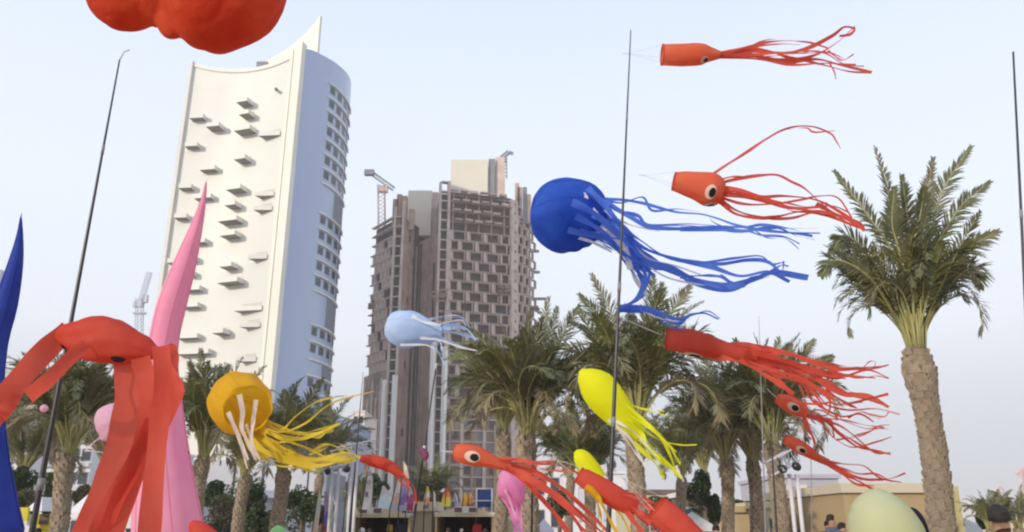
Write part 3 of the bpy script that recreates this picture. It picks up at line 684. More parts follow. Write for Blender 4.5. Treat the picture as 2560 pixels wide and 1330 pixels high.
flag(872, 1182, 856, 1330, 10, 20, 30, [(.35, .10, .20), (.50, .30, .34), (.62, .42, .42), (.58, .46, .46), (.36, .48, .42), (.50, .36, .34), (.24, .26, .30)], 'tall mauve banner with green band, right of the lattice post', emb=[(.42, .10, 'ring')])
flag(921, 1170, 903, 1274, 10, 21, 30, [(.66, .60, .56), (.58, .54, .50), (.66, .64, .60), (.72, .66, .66)], 'tall white feather flag with small dark emblems above the left stall', emb=[(.14, .07, 'ring'), (.35, .07, 'ring'), (.64, .09, 'bar')])
flag(955, 1214, 940, 1276, 12, 30, 33, [(.55, .46, .44), (.50, .58, .60), (.52, .60, .62)], 'wide pale blue grey flag above the left stall')
flag(995, 1190, 974, 1276, 8, 16, 30, [(.70, .50, .46), (.62, .60, .62), (.62, .40, .30), (.42, .40, .50)], 'white and orange spotted flag above the left stall, right end')
flag(1006, 1192, 996, 1277, 8, 18, 30.5, [(.66, .40, .38), (.40, .26, .50), (.26, .16, .48), (.42, .42, .52)], 'violet striped flag just left of the thin black pole')
flag(1022, 1215, 1014, 1277, 6, 17, 31, [(.66, .50, .48), (.50, .10, .26), (.44, .04, .14)], 'crimson flag touching the thin black pole above the left stall')
flag(1006, 1152, 1010, 1196, 5, 12, 36, [(.66, .55, .44), (.6, .42, .38)], 'small buff pointed flag, highest of the flags')
flag(1067, 1216, 1060, 1272, 8, 15, 32, [(.74, .66, .05), (.80, .70, .66), (.80, .34, .18), (.25, .15, .2)], 'yellow topped white and orange teardrop flag right of the thin black pole', ctr=.3)
flag(1083, 1228, 1082, 1268, 4, 6, 32, [(.78, .70, .68), (.70, .60, .58)], 'narrow white flag right of the yellow topped teardrop')
flag(1116, 1218, 1112, 1266, 9, 24, 32, [(.60, .10, .05), (.80, .28, .12), (.82, .60, .08), (.70, .66, .10)], 'red to yellow teardrop flag above the right stall', ctr=.45)
flag(1136, 1232, 1142, 1270, 7, 9, 33, [(.62, .55, .68), (.5, .42, .62)], 'slanting lilac white flag above the right stall', ctr=.5)
flag(1160, 1232, 1155, 1270, 12, 14, 33, [(.70, .42, .08), (.74, .38, .05), (.55, .36, .05)], 'amber flag left of the orange one above the right stall', ctr=.3)
flag(1172, 1232, 1170, 1268, 10, 16, 32.6, [(.80, .38, .14), (.70, .26, .10), (.40, .12, .08)], 'orange flag beside the dark blue panel above the right stall', ctr=.2)
flag(2086, 1210, 2081, 1290, 8, 10, 46, [(.72, .70, .74), (.55, .52, .62), (.66, .64, .68)], 'narrow white lettered flag left of the ochre block', group=None, emb=[(.5, .2, 'bar')])
r = empty('banner_frame', P(1208, 1270, 34), 'dark blue printed banner in a pale frame beside the twin palms', 'banner')
p, q = P(1192, 1222, 34), P(1230, 1268, 34)
b = MB(); b.box((p.x, 34, q.z), (q.x, 34.03, p.z)); b.build('banner_panel', mat('dark_blue_print', (.03, .045, .09), (.05, .10, .34), scale=1.5), r)
for z in (p.z, q.z + .25):
    b = MB(); b.tube([(p.x, 33.95, z), (q.x, 33.95, z)], .03, 6); b.build('frame_bar', STEEL, r)
for x in (p.x, q.x):
    b = MB(); b.tube([(x, 33.95, 0), (x, 33.95, p.z)], .035, 6); b.build('frame_post', STEEL, r)
def light_truss(xa, xb, yt, Y, label, lamps, name='light_tower', dz=0):
    p = P(xa, yt, Y); q = P(xb, yt, Y)
    r = empty(name, ((p.x + q.x) / 2, Y, 0), label, 'light tower', 'light towers')
    for x in (p.x, q.x):
        b = MB(); b.tube([(x, Y, 0), (x, Y, p.z)], .055, 8); b.build('post', STEEL, r)
    b = MB(); n = int(p.z / .55)
    for i in range(n):
        z0, z1 = i * .55, (i + 1) * .55
        b.tube([(p.x, Y, z0), (q.x, Y, z1)] if i % 2 else [(q.x, Y, z0), (p.x, Y, z1)], .02, 4, caps=False)
    if name != 'light_tower': b.build('bracing', STEEL, r)
    b = MB(); lattice(b, (p.x - .5, Y - .4, p.z + .15), (q.x + .3, Y + 1.2, p.z + .55), .35, 5, .03); b.build('cross_truss', STEEL, r)
    for (lx, ly) in lamps:
        c = P(lx, ly, Y - .3)
        b = MB(); b.tube([c + Vector((-.01, .14, .06)), c + Vector((0, .05, .02)), c + Vector((0, -.03, -.01)), c + Vector((.01, -.12, -.05))], [.055, .10, .115, .09], 14); l_ = b.build('lamp_head', BLACK, r)
        b = MB(); b.tube([c + Vector((0, 0, .1)), (c.x, Y, max(c.z + .3, p.z + .1))], .02, 6); b.build('bracket', BLACK, l_)
    return r
light_truss(1973, 1992, 1185, 22, 'white lighting tower with two black spotlights right of the palm trio', [(1955, 1171), (1990, 1165)])
light_truss(831, 847, 1180, 29, 'white lattice post with spotlights among the flags, under the amber streamers', [(820, 1178)], name='lattice_light_post')
light_truss(880, 893, 1150, 28, 'pair of white posts with a black speaker right of the mauve banner', [(868, 1172)], name='twin_post')

# ------------------------------------------------------------------ palms
LEAF = mat('palm_leaflet', (0.095, 0.11, 0.055), (0.18, 0.185, 0.10), scale=1.3, rough=0.5, trans=0.22, spec=.35)
LEAFG = mat('palm_leaflet_yellow_green', (0.15, 0.165, 0.05), (0.24, 0.235, 0.085), scale=1.5, rough=0.5, trans=0.25, spec=.35)
LEAFD = mat('palm_leaflet_dusty', (0.13, 0.130, 0.072), (0.21, 0.195, 0.115), scale=1.3, rough=0.6, trans=0.2)
LEAFB = mat('dead_palm_leaflet', (0.20, 0.16, 0.10), (0.28, 0.23, 0.15), scale=1.3, rough=0.8, trans=0.15)
PETI = mat('palm_petiole', (0.38, 0.36, 0.15), (0.27, 0.25, 0.11), scale=2, rough=.5)
TRUNK = mat('palm_trunk', (0.24, 0.17, 0.12), (0.15, 0.11, 0.08), scale=6, rough=.95, bump=.8, bscale=14)
BOOT = mat('palm_leaf_base', (0.37, 0.30, 0.22), (0.22, 0.165, 0.12), scale=5, rough=.9, bump=.6, bscale=12)
def frond_geo(path, leaf, npair, pet, rr, wl=.036, r0=.035, up=Vector((0, 0, 1)), curl=0.0):
    b = MB(); n = len(path) - 1
    b.tube(path, [r0 * (1 - .85 * i / n) for i in range(n + 1)], 5, mi=1, caps=False)
    for i in range(npair):
        t = pet + (1 - pet) * (i + .5) / npair; k = t * n; j = min(int(k), n - 1); f = k - j
        c = path[j].lerp(path[j + 1], f); T = (path[j + 1] - path[j]).normalized()
        side = T.cross(up)
        if side.length < .15: side = T.cross(Vector((0, 1, .2)))
        side.normalize(); nrm = side.cross(T).normalized()
        tt = (t - pet) / (1 - pet)
        L = leaf * (.45 + .75 * math.sin(math.pi * min(1, tt * .85 + .12))) * (1 - .45 * tt ** 3)
        for s in (-1, 1):
            if rr.random() < .05: continue
            a = rr.uniform(.45, .75) - .15 * tt; v = rr.uniform(.1, .55)
            d = (T * (.55 + .5 * tt) + side * s * a * 1.25 + nrm * v * .6 + Vector([rr.uniform(-.12, .12) for _ in range(3)])).normalized()
            l_ = L * rr.uniform(.8, 1.1); w = wl * (.8 + .4 * rr.random())
            wv = d.cross(nrm if s > 0 else -nrm).normalized() * w * .5
            m1 = c + d * l_ * .5; e = c + d * l_ + Vector((0, 0, -l_ * rr.uniform(.05, .30)))
            b.add([c - wv * .5, c + wv * .5, m1 + wv, m1 - wv, e], [(0, 1, 2, 3), (3, 2, 4)], 0)
    return b
def arc(L, e0, e1, n=12, pw=1.4, sway=0.0):
    pts = [Vector((0, 0, 0))]; 
    for i in range(n):
        t = (i + .5) / n; e = R(e0 + (e1 - e0) * t ** pw)
        pts.append(pts[-1] + Vector((math.cos(e), sway * t, math.sin(e))) * L / n)
    return pts
def mesh_of(b, mats, name='frond'):
    me = bpy.data.meshes.new(name); me.from_pydata(b.v, [], b.f)
    for m in mats: me.materials.append(m)
    me.polygons.foreach_set('material_index', b.mi); me.update(); return me
fr_ = random.Random(3)
# unit fronds (length 3 m): classes from upright to drooping
CL = []
for (e0, e1, pw, lm, pet) in ((87, 66, 1.8, LEAF, .26), (85, 28, 2.0, LEAF, .28), (84, -12, 2.0, LEAFG, .30), (83, -60, 1.9, LEAF, .32), (80, -100, 1.7, LEAFD, .33), (75, -120, 1.5, LEAFB, .34), (84, -35, 2.0, LEAFG, .30), (82, 5, 1.8, LEAFD, .29)):
    CL.append([mesh_of(frond_geo(arc(3.0, e0 + fr_.uniform(-3, 3), e1 + fr_.uniform(-10, 10), 12, pw, fr_.uniform(-.2, .2)), .46, 46, pet, fr_), [lm, PETI]) for _ in range(3)])
def boot_mesh():
    b = MB(); b.add([(-.5, 0, 0), (.5, 0, 0), (.32, -.28, .75), (-.32, -.28, .75), (-.5, .3, 0), (.5, .3, 0), (.3, .1, .95), (-.3, .1, .95)],
                    [(0, 1, 2, 3), (3, 2, 6, 7), (1, 5, 6, 2), (4, 0, 3, 7), (0, 4, 5, 1)])
    return b
bootme = mesh_of(boot_mesh(), [BOOT], 'leaf_base')
def palm(xt, yt, xb, Y, rad, size, label, seed, nf=40, thin=.76, custom=(), own_boots=False, flare=1.0, spread=1.0, lean=0.0, group='date palms along the beach', droop=1.0, name='palm_tree'):
    rad *= thin; size *= 1.0; nf = int(nf * 1.3); rr = random.Random(seed); top = P(xt, yt, Y); base = Vector((P(xb, 1316, Y).x, Y, 0))
    r = empty(name, base, label, 'palm', group)
    n = 26; pts = []; rad_ = []
    for i in range(n + 1):
        t = i / n; p = base.lerp(top, t); p.x += .06 * math.sin(t * 5 + seed) * (1 if t < 1 else 0) + lean * math.sin(math.pi * t)
        if i == n: p = top.copy()
        pts.append(p); rad_.append(rad * (1.12 - .1 * t + (.18 * flare * math.sin(math.pi * min(1, (t - .78) / .2)) if t > .78 else 0)) * (1 + .03 * math.sin(i * 1.7)))
    rad_[-1] *= .62; rad_[-2] *= .95
    b = MB(); b.tube(pts, [q * .93 for q in rad_], 18); b.build('trunk', TRUNK, r)
    H = top.z; row = rad * .56; nrow = int(H / row); per = 8
    bb = MB(); bt = boot_mesh()
    ztop = H
    zmin = 0
    cnt = 0
    for k in range(nrow):
        z = k * row; t = z / H; i = min(int(t * n), n - 1); f = t * n - i
        c = pts[i].lerp(pts[i + 1], f); R_ = rad_[i] * (1 - f) + rad_[i + 1] * f
        for j in range(per):
            w = 2 * math.pi * (j + .5 * (k % 2)) / per + rr.uniform(-.13, .13)
            s = 2 * math.pi * R_ / per * 1.02; hgt = row * 1.35 * rr.uniform(.7, 1.35)
            d = Vector((math.sin(w), -math.cos(w), 0)); tg = Vector((math.cos(w), math.sin(w), 0))
            M = Matrix.Identity(4); M.col[0][:3] = tg * s; M.col[1][:3] = -d * (rad * .62 * rr.uniform(.6, 1.3)); M.col[2][:3] = Vector((0, 0, hgt)); M.col[3][:3] = c + d * R_ * .93 + Vector((0, 0, rr.uniform(-.25, .25) * row))
            if own_boots and z >= zmin and cnt < 298:
                M.col[3][:3] = Vector(M.col[3][:3]) - base; place('leaf_base', bootme, r, M); cnt += 1
            else:
                bb.add([M @ Vector(v) for v in bt.v], bt.f)
    if bb.v: tag(bb.build('leaf_base_scales', BOOT, r), kind='stuff')
    sc = size / 3.0
    for i in range(nf):
        u = (i + .5) / nf; ph = i * 2.39996 + rr.uniform(-.3, .3)
        ci = 0 if u < .10 else 1 if u < .26 else (2, 7)[i % 2] if u < .5 else (3, 6, 2)[i % 3] if u < .76 else (4, 3)[i % 2] if u < .93 else 5
        if droop < 1 and ci in (4, 5): ci = 3 if rr.random() < .7 else 4
        me = CL[ci][rr.randrange(3)]; s = sc * rr.uniform(.82, 1.06)
        rin = rad * rr.uniform(.15, .6)
        M = Matrix.Translation(top - base + Vector((math.cos(ph) * rin, math.sin(ph) * rin, -rr.uniform(0, .35) * rad * 2 * u))) @ Matrix.Rotation(ph, 4, 'Z') @ Matrix.Rotation(R(rr.uniform(-4, 6)) * spread, 4, 'Y') @ Matrix.Rotation(rr.uniform(-.5, .5), 4, 'X') @ Matrix.Diagonal((s * spread, s * spread, s, 1))
        place('frond', me, r, M)
    for j, path in enumerate(custom):
        pp = [P(x, y, Y + dy) for (x, y, dy) in path]
        g = frond_geo(catmull(pp, 14), .38 * sc, 56, .32, rr, up=Vector((rr.uniform(-.3, .3), -1, .35)))
        me = mesh_of(g, [LEAF if j % 3 else LEAFD, PETI])
        place('frond', me, r, Matrix.Translation(-base))
    # petiole sheath at the top
    b = MB()
    for i in range(16):
        ph = i * 2.4; q = top + Vector((math.cos(ph), math.sin(ph), 0)) * rad * .55 - Vector((0, 0, rad))
        e = top + Vector((math.cos(ph) * rad * 1.25, math.sin(ph) * rad * 1.25, size * rr.uniform(.16, .26)))
        b.tube([q, q.lerp(e, .5) + Vector((0, 0, .03)), e], [rad * .17, rad * .13, rad * .07], 5)
    b.build('petiole_sheath', PETI, r)
    return r
palm(2290, 862, 2345, 14.0, .255, 2.55, 'large date palm with rough brown trunk in front of the ochre block', 5, nf=50, own_boots=True, group=None, spread=.78, droop=.5, flare=1.9,
     custom=[[(2288, 850, 0), (2262, 650, 0), (2232, 520, .1), (2188, 368, .1)], [(2282, 850, 0), (2240, 650, .1), (2170, 540, .2), (2086, 428, .3)],
             [(2290, 850, 0), (2280, 650, -.1), (2268, 540, -.2), (2254, 440, -.3)], [(2292, 850, 0), (2300, 650, 0), (2312, 520, .1), (2332, 395, .2)],
             [(2296, 850, 0), (2318, 640, .1), (2356, 480, .1), (2428, 366, .1)], [(2298, 850, 0), (2330, 660, 0), (2390, 530, 0), (2474, 455, .1)],
             [(2300, 850, 0), (2350, 700, 0), (2420, 622, 0), (2496, 578, -.1)], [(2276, 850, 0), (2200, 680, 0), (2120, 590, -.1), (2072, 640, -.2)],
             [(2274, 850, 0), (2180, 700, -.2), (2090, 650, -.2), (2052, 690, -.3)], [(2300, 850, 0), (2370, 720, -.2), (2430, 670, -.3), (2450, 720, -.4)],
             [(2284, 850, 0), (2280, 640, -.3), (2300, 540, -.4), (2310, 470, -.5)], [(2280, 850, 0), (2250, 640, -.3), (2230, 560, -.4), (2236, 470, -.5)]])
palm(1258, 1075, 1248, 29, .29, 3.6, 'date palm with windblown crown, left of the twin trunks beside the pink jellyfish', 11, nf=46, custom=[[(1258, 1070, 0), (1240, 930, 0), (1190, 850, 0), (1130, 900, 0)]])
palm(1318, 1085, 1318, 24, .32, 3.7, 'date palm with broad dark crown, right of the twin trunks', 12, nf=52,
     custom=[[(1318, 1080, 0), (1330, 940, 0), (1350, 850, 0), (1372, 744, 0)], [(1320, 1080, 0), (1345, 950, 0), (1370, 860, 0), (1392, 768, 0)], [(1322, 1080, 0), (1360, 930, 0), (1410, 830, 0), (1448, 765, 0)],
             [(1322, 1080, 0), (1380, 960, 0), (1410, 930, 0), (1450, 1000, 0)]])
palm(1592, 1062, 1590, 23, .29, 3.9, 'date palm behind the second black pole, spiky crown above the yellow squid', 13, nf=54,
     custom=[[(1592, 1055, 0), (1560, 900, 0), (1530, 790, 0), (1480, 686, 0)], [(1590, 1055, 0), (1545, 900, 0), (1500, 800, 0), (1448, 736, 0)], [(1594, 1055, 0), (1610, 880, 0), (1650, 780, 0), (1655, 710, 0)],
             [(1596, 1055, 0), (1630, 880, 0), (1680, 780, 0), (1725, 715, 0)], [(1594, 1055, 0), (1605, 880, 0), (1625, 780, 0), (1632, 690, 0)], [(1598, 1055, 0), (1660, 900, 0), (1740, 830, 0), (1800, 905, 0)]])
palm(1478, 1215, 1478, 36, .28, 3.9, 'smaller dark palm behind the yellow squid body, left of the second pole', 14, nf=36)
palm(1702, 1195, 1700, 40, .28, 3.6, 'dark thin trunk palm behind the yellow squid streamers', 15, nf=32)
palm(1812, 1148, 1822, 29, .26, 3.7, 'date palm on the left of the trio under the red streamers', 16, nf=46, custom=[[(1812, 1140, 0), (1790, 1000, 0), (1775, 930, 0), (1750, 880, 0)]])
palm(1880, 1150, 1890, 30, .27, 3.9, 'date palm in the middle of the trio under the red streamers', 17, nf=46)
palm(1932, 1108, 1945, 25, .28, 3.4, 'date palm on the right of the trio with a thin dark pole before it', 18, nf=46, custom=[[(1932, 1100, 0), (1960, 970, 0), (1995, 900, 0), (2035, 850, 0)], [(1934, 1100, 0), (1990, 980, 0), (2040, 920, 0), (2080, 890, 0)], [(1930, 1100, 0), (1950, 970, 0), (1960, 900, 0), (1975, 860, 0)]])
palm(172, 1128, 148, 24, .29, 3.5, 'date palm behind the black pole and red octopus legs, leftmost of all', 19, nf=50, custom=[[(172, 1120, 0), (190, 1010, 0), (215, 950, 0), (262, 925, 0)], [(172, 1120, 0), (140, 1010, 0), (90, 990, 0), (20, 1040, 0)]])
palm(510, 1140, 488, 25, .25, 3.1, 'date palm beside the right edge of the pink cone', 20, nf=46, custom=[[(510, 1130, 0), (500, 1030, 0), (488, 970, 0), (476, 905, 0)], [(510, 1130, 0), (530, 1030, 0), (548, 970, 0), (572, 915, 0)]])
palm(612, 1190, 596, 33, .27, 2.7, 'thin leaning palm under the amber octopus', 21, nf=32, droop=1)
palm(706, 1172, 696, 29, .29, 3.3, 'straight palm with ringed trunk under the amber streamers', 22, nf=42, custom=[[(706, 1165, 0), (705, 1080, 0), (706, 1020, 0), (712, 975, 0)]])
palm(1086, 1256, 1086, 62, .26, 3.6, 'small distant palm behind the thin black pole above the stalls', 23, nf=28)
palm(2546, 1318, 2548, 30, .2, 1.5, 'small palm at the right edge behind the grey seated figure', 24, nf=20, droop=.5)
palm(2480, 1326, 2480, 30, .22, 1.6, 'bushy young palm right of the white cabin', 25, nf=26, droop=.5)
palm(900, 1300, 900, 60, .26, 3.4, 'distant palm among the flags behind the left stall', 26, nf=26)

palm(58, 1185, 50, 46, .28, 4.6, 'hazy palm behind the blue cone at the far left', 31, nf=34)
palm(262, 1165, 258, 44, .28, 4.8, 'hazy palm behind the red octopus legs and the pale pink jellyfish', 32, nf=34)
palm(800, 1185, 792, 48, .28, 4.8, 'hazy palm right of the straight ringed palm', 33, nf=32)
palm(1425, 1190, 1422, 48, .28, 5.0, 'hazy palm between the twin palms and the yellow squid', 34, nf=34)
palm(1760, 1180, 1762, 46, .28, 4.8, 'hazy palm just left of the palm trio', 35, nf=34)
# shrubs and broadleaf trees
SHR = mat('shrub_leaf', (0.035, 0.065, 0.022), (0.085, 0.12, 0.04), scale=1.0, rough=.6, trans=.2)
SHR2 = mat('shrub_leaf_brown', (0.075, 0.07, 0.035), (0.13, 0.115, 0.06), scale=1.0, rough=.7, trans=.2)
BARK = mat('bark', (.20, .15, .11), (.14, .10, .08), scale=4, rough=.9)
def shrub(x, y, rx, ry, Y, label, seed, m=SHR, n=2600, name='broadleaf_tree', cat='tree'):
    rr = random.Random(seed); c = P(x, y, Y); k = mpp(x, y, Y); ax, az = rx * k * 1.25, ry * k * 1.15; n = int(n * 1.35)
    r = empty(name, (c.x, Y, 0), label, cat, 'trees and bushes behind the palms')
    b = MB(); b.tube([(c.x, Y, 0), (c.x + .1, Y, max(.3, c.z - az * .6)), (c.x, Y, c.z)], [.14, .10, .04], 7)
    for i in range(6):
        a = rr.uniform(0, 6.28); b.tube([(c.x, Y, max(.2, c.z - az * .7)), (c.x + math.cos(a) * ax * .6, Y + math.sin(a) * ax * .5, c.z + rr.uniform(-.3, .6) * az)], [.06, .02], 5)
    b.build('trunk', BARK, r)
    cl = []
    for i in range(16):
        a = rr.uniform(0, 6.28); e = rr.uniform(-1, 1); q = math.sqrt(1 - e * e) * rr.uniform(.35, .8)
        cl.append((Vector((math.cos(a) * q * ax, math.sin(a) * q * ax * .8, e * .7 * az)), rr.uniform(.28, .5)))
    b = MB(); s = max(.06, 3.2 * k)
    for i in range(n):
        o_, q = cl[rr.randrange(16)]; d = Vector((rr.gauss(0, 1), rr.gauss(0, 1), rr.gauss(0, 1))).normalized() * rr.uniform(.6, 1) ** .5
        p = c + o_ + Vector((d.x * q * ax, d.y * q * ax, d.z * q * az))
        if p.z < .05: continue
        u = Vector((rr.gauss(0, 1), rr.gauss(0, 1), rr.gauss(0, .6))).normalized(); v = u.cross(Vector((rr.gauss(0, 1), rr.gauss(0, 1), rr.gauss(0, 1)))).normalized()
        l_ = s * rr.uniform(.7, 1.5); b.add([p - u * l_, p + v * l_ * .5, p + u * l_, p - v * l_ * .5], [(0, 1, 2, 3)])
    tag(b.build('crown', m, r)); return r
shrub(42, 1205, 34, 38, 40, 'dark tree beside the blue cone in front of the terraced building', 1)
shrub(70, 1255, 30, 26, 36, 'brownish shrub left of the black pole', 2, SHR2)
shrub(128, 1235, 18, 45, 38, 'slim dark tree directly right of the black pole', 3)
shrub(205, 1235, 20, 24, 38, 'grey green shrub right of the leftmost palm trunk', 4, SHR2)
shrub(548, 1290, 45, 42, 40, 'brown green bush right of the pink cone', 5, SHR2)
shrub(620, 1240, 36, 50, 42, 'dark round tree between the thin leaning palm and the straight palm', 6)
shrub(650, 1300, 34, 36, 38, 'low dark bush left of the straight ringed palm', 7)
shrub(752, 1270, 42, 52, 38, 'green dense tree right of the straight ringed palm', 8)
shrub(935, 1215, 30, 26, 60, 'green tree behind the white feather flag', 9)
shrub(1075, 1225, 45, 28, 60, 'olive tree crown behind the thin black pole', 10, SHR2)
shrub(1395, 1265, 26, 30, 45, 'bush behind the red streamers right of the twin palms', 11, SHR2)
shrub(1745, 1225, 32, 45, 44, 'dark tree beside the dark red brown cafe', 12)
shrub(1783, 1270, 16, 34, 40, 'pale green shrub at the corner of the cafe', 13)
shrub(1852, 1265, 22, 16, 60, 'bush behind the plain tan cabin', 14)
shrub(2462, 1290, 16, 30, 46, 'olive bush between the white cabin and the young palm', 15)
shrub(540, 1240, 34, 30, 50, 'grey green tree top left of the thin leaning palm', 17)
shrub(800, 1292, 22, 24, 40, 'low bush beside the tan patterned flag', 18, SHR2)
shrub(2035, 1205, 46, 12, 98, 'grey green treetops above the glazed building roof', 19, SHR2)
shrub(275, 1262, 24, 26, 40, 'bush between the wide red octopus legs', 20)
shrub(1640, 1260, 30, 18, 60, 'bush behind the kiosk right of the second black pole', 16)

# ------------------------------------------------------------------ poles
def kite_pole(xt, yt, xb, yb, Y, rt, rb, label, joints=(), m=BLACK, Yb=None, jm=None, bend=0.0, tip=False):
    top = P(xt, yt, Y); q = P(xb, yb, Yb or Y)
    d = (q - top); base = top + d * (top.z / (top.z - q.z)) if q.z < top.z else q
    base.z = 0
    r = empty('kite_pole', base, label, 'pole', 'telescopic kite poles')
    n = 14; pts = []
    for i in range(n + 1):
        t = i / n; p = base.lerp(top, t); p.x += bend * math.sin(math.pi * t); pts.append(p)
    b = MB(); b.tube(pts, [rb + (rt - rb) * i / n for i in range(n + 1)], 10); b.build('shaft', m, r)
    for t in joints:
        i = t * n; j = min(int(i), n - 1); c = pts[j].lerp(pts[j + 1], i - j); rr = (rb + (rt - rb) * t) * 1.25
        dd = (pts[j + 1] - pts[j]).normalized(); b = MB(); b.tube([c - dd * .03, c + dd * .03], rr, 10); b.build('joint_ring', jm or GREYM, r)
    if tip:
        b = MB(); b.tube([top, top + Vector((.02, 0, .06)), top + Vector((.05, 0, .07))], .004, 6); b.build('tip_loop', CORD, r)
    return r
kite_pole(299, 150, 80, 1330, 4.3, .0045, .022, 'thick black telescopic pole on the left behind the red octopus', (.12, .25, .42, .6, .86), tip=True)
kite_pole(1577, 75, 1521, 1330, 4.8, .0035, .019, 'tall black telescopic pole in the centre right, beside the blue octopus', (.1, .3, .45, .62, .86))
kite_pole(2533, 130, 2562, 720, 4.6, .006, .014, 'black telescopic pole at the right edge of the photo', (.3, .5, .75))
kite_pole(1118, 722, 1030, 1330, 7.5, .004, .019, 'thin dark pole with pale joints crossing the pale blue jellyfish', (.2, .35, .6, .8), jm=CORD)
kite_pole(472, 1128, 446, 1330, 8, .007, .012, 'thin plum coloured pole crossing the pink cone', (.3,), m=mat('plum_pole', (.10, .012, .04), rough=.5))
kite_pole(908, 930, 874, 1330, 9.5, .003, .024, 'thin dark pole beside the paired white posts', (.4, .7))
kite_pole(1926, 1060, 1942, 1330, 9, .008, .022, 'thin dark pole in front of the right palm of the trio', (.5,))
kite_pole(1897, 790, 1914, 1330, 14, .004, .02, 'faint thin pole rising above the palm trio', (.6,), m=GREYM)
kite_pole(1332, 1130, 1329, 1330, 12, .014, .018, 'short dark pole between the twin palms and the red streamers', ())
kite_pole(2027, 1120, 2030, 1330, 16, .008, .012, 'faint grey pole behind the lowest hanging red squid', (), m=GREYM)

# ------------------------------------------------------------------ kites and windsocks
class Loft:
    def __init__(s, pts, Y, n=30, wr=.03, seed=0, flat=1.0, wf=2.5):
        # pts : (px, py, r_px[, dY])
        P3 = [P(p[0], p[1], Y + (p[3] if len(p) > 3 else 0)) for p in pts]
        rr = [p[2] * mpp(p[0], p[1], Y + (p[3] if len(p) > 3 else 0)) for p in pts]
        c = catmull(P3, n); q = catmull([Vector((a, 0, 0)) for a in rr], n)
        s.c = c; s.r = [max(v.x, .001) for v in q]; s.n = n; s.wr = wr; s.seed = seed; s.flat = flat; s.wf = wf
        s.fr = []
        for i in range(n + 1):
            T = (c[min(i + 1, n)] - c[max(i - 1, 0)]).normalized(); V = (camv - c[i]).normalized()
            if i == 0 or True:
                N1 = V - T * V.dot(T)
                if N1.length < .05: N1 = s.fr[-1][1] if s.fr else Vector((0, 0, 1))
                N1.normalize()
            s.fr.append((T, N1, T.cross(N1)))
    def surf(s, t, ph, off=0.0):
        k = max(0, min(t * s.n, s.n - 1e-6)); i = int(k); f = k - i
        c = s.c[i].lerp(s.c[i + 1], f); r = s.r[i] * (1 - f) + s.r[i + 1] * f
        N1 = s.fr[i][1].lerp(s.fr[i + 1][1], f).normalized(); N2 = s.fr[i][2].lerp(s.fr[i + 1][2], f).normalized()
        d = N1 * math.cos(ph) * s.flat + N2 * math.sin(ph)
        w = 1 + s.wr * noise.noise((c + d * r) * s.wf / max(.05, max(s.r)) * .6 + Vector((s.seed, 0, 0))) * 1.6 + s.wr * .5 * math.sin(8 * ph + 3 * math.sin(5 * t + s.seed))
        return c + d * (r * w + off)
    def mesh(s, seg=36, cap0=False, cap1=False):
        b = MB(); vs = [s.surf(i / s.n, 2 * math.pi * j / seg) for i in range(s.n + 1) for j in range(seg)]
        fs = [(i * seg + j, i * seg + (j + 1) % seg, (i + 1) * seg + (j + 1) % seg, (i + 1) * seg + j) for i in range(s.n) for j in range(seg)]
        if cap0: fs.append(tuple(range(seg - 1, -1, -1)))
        if cap1: fs.append(tuple(s.n * seg + j for j in range(seg)))
        b.add(vs, fs, 0, True); return b
    def patch(s, t0, ph0, dt, dp, off, n=18, rot=0.0):
        b = MB(); vs = [s.surf(t0, ph0, off)]
        for q in (.5, 1.0):
            for i in range(n):
                a = 2 * math.pi * i / n; x, y = math.cos(a) * q, math.sin(a) * q
                x, y = x * math.cos(rot) - y * math.sin(rot), x * math.sin(rot) + y * math.cos(rot)
                vs.append(s.surf(t0 + x * dt, ph0 + y * dp, off))
        fs = [(0, 1 + i, 1 + (i + 1) % n) for i in range(n)] + [(1 + i, 1 + n + i, 1 + n + (i + 1) % n, 1 + (i + 1) % n) for i in range(n)]
        b.add(vs, fs, 0, True); return b
def ribbon(pts, w, Y, m, parent, rr, name='streamer', tw=.9, drift=.15, n=None, taper=.42, start=None):
    """cloth ribbon along photo-space guide points; every ribbon gets its own depth"""
    if name == 'streamer' and w < 24: w *= .86
    dY0 = rr.uniform(-drift, drift); dY1 = rr.uniform(-drift, drift) * 2
    K = len(pts); P3 = []
    for i, p in enumerate(pts):
        t = i / max(1, K - 1); P3.append(P(p[0], p[1], Y + (p[2] if len(p) > 2 else dY0 * min(1, t * 3) + dY1 * t)))
    if start is not None: P3[0] = start
    n = n or max(12, K * 7); c = catmull(P3, n); k = mpp(pts[0][0], pts[0][1], Y); W = w * k
    a0 = rr.uniform(-.3, .3); f1 = rr.uniform(4, 8); p1 = rr.uniform(0, 6.28); vs = []
    for i in range(n + 1):
        t = i / n; T = (c[min(i + 1, n)] - c[max(i - 1, 0)]).normalized(); V = (camv - c[i]).normalized()
        A = T.cross(V)
        if A.length < .05: A = Vector((0, 0, 1))
        A.normalize(); B = T.cross(A).normalized()
        a = a0 + tw * math.sin(f1 * t + p1) * min(1, t * 4 + .2) * 1.15
        d = A * math.cos(a) + B * math.sin(a)
        ww = W * (1 - taper * t) * .5 * (1 + (.28 if tw > .3 else .09) * noise.noise(Vector((t * 7, p1, f1))))
        off = B * W * .25 * math.sin(9 * t + p1)
        cup = B * math.cos(a) * W * .12
        vs += [c[i] + off - d * ww, c[i] + off + cup, c[i] + off + d * ww]
    b = MB(); fs = []
    for i in range(n):
        for j in range(2): fs.append((i * 3 + j, i * 3 + j + 1, i * 3 + 4 + j, i * 3 + 3 + j))
    b.add(vs, fs, 0, True)
    return b.build(name, m, parent)
SQG = 'red squid windsocks'
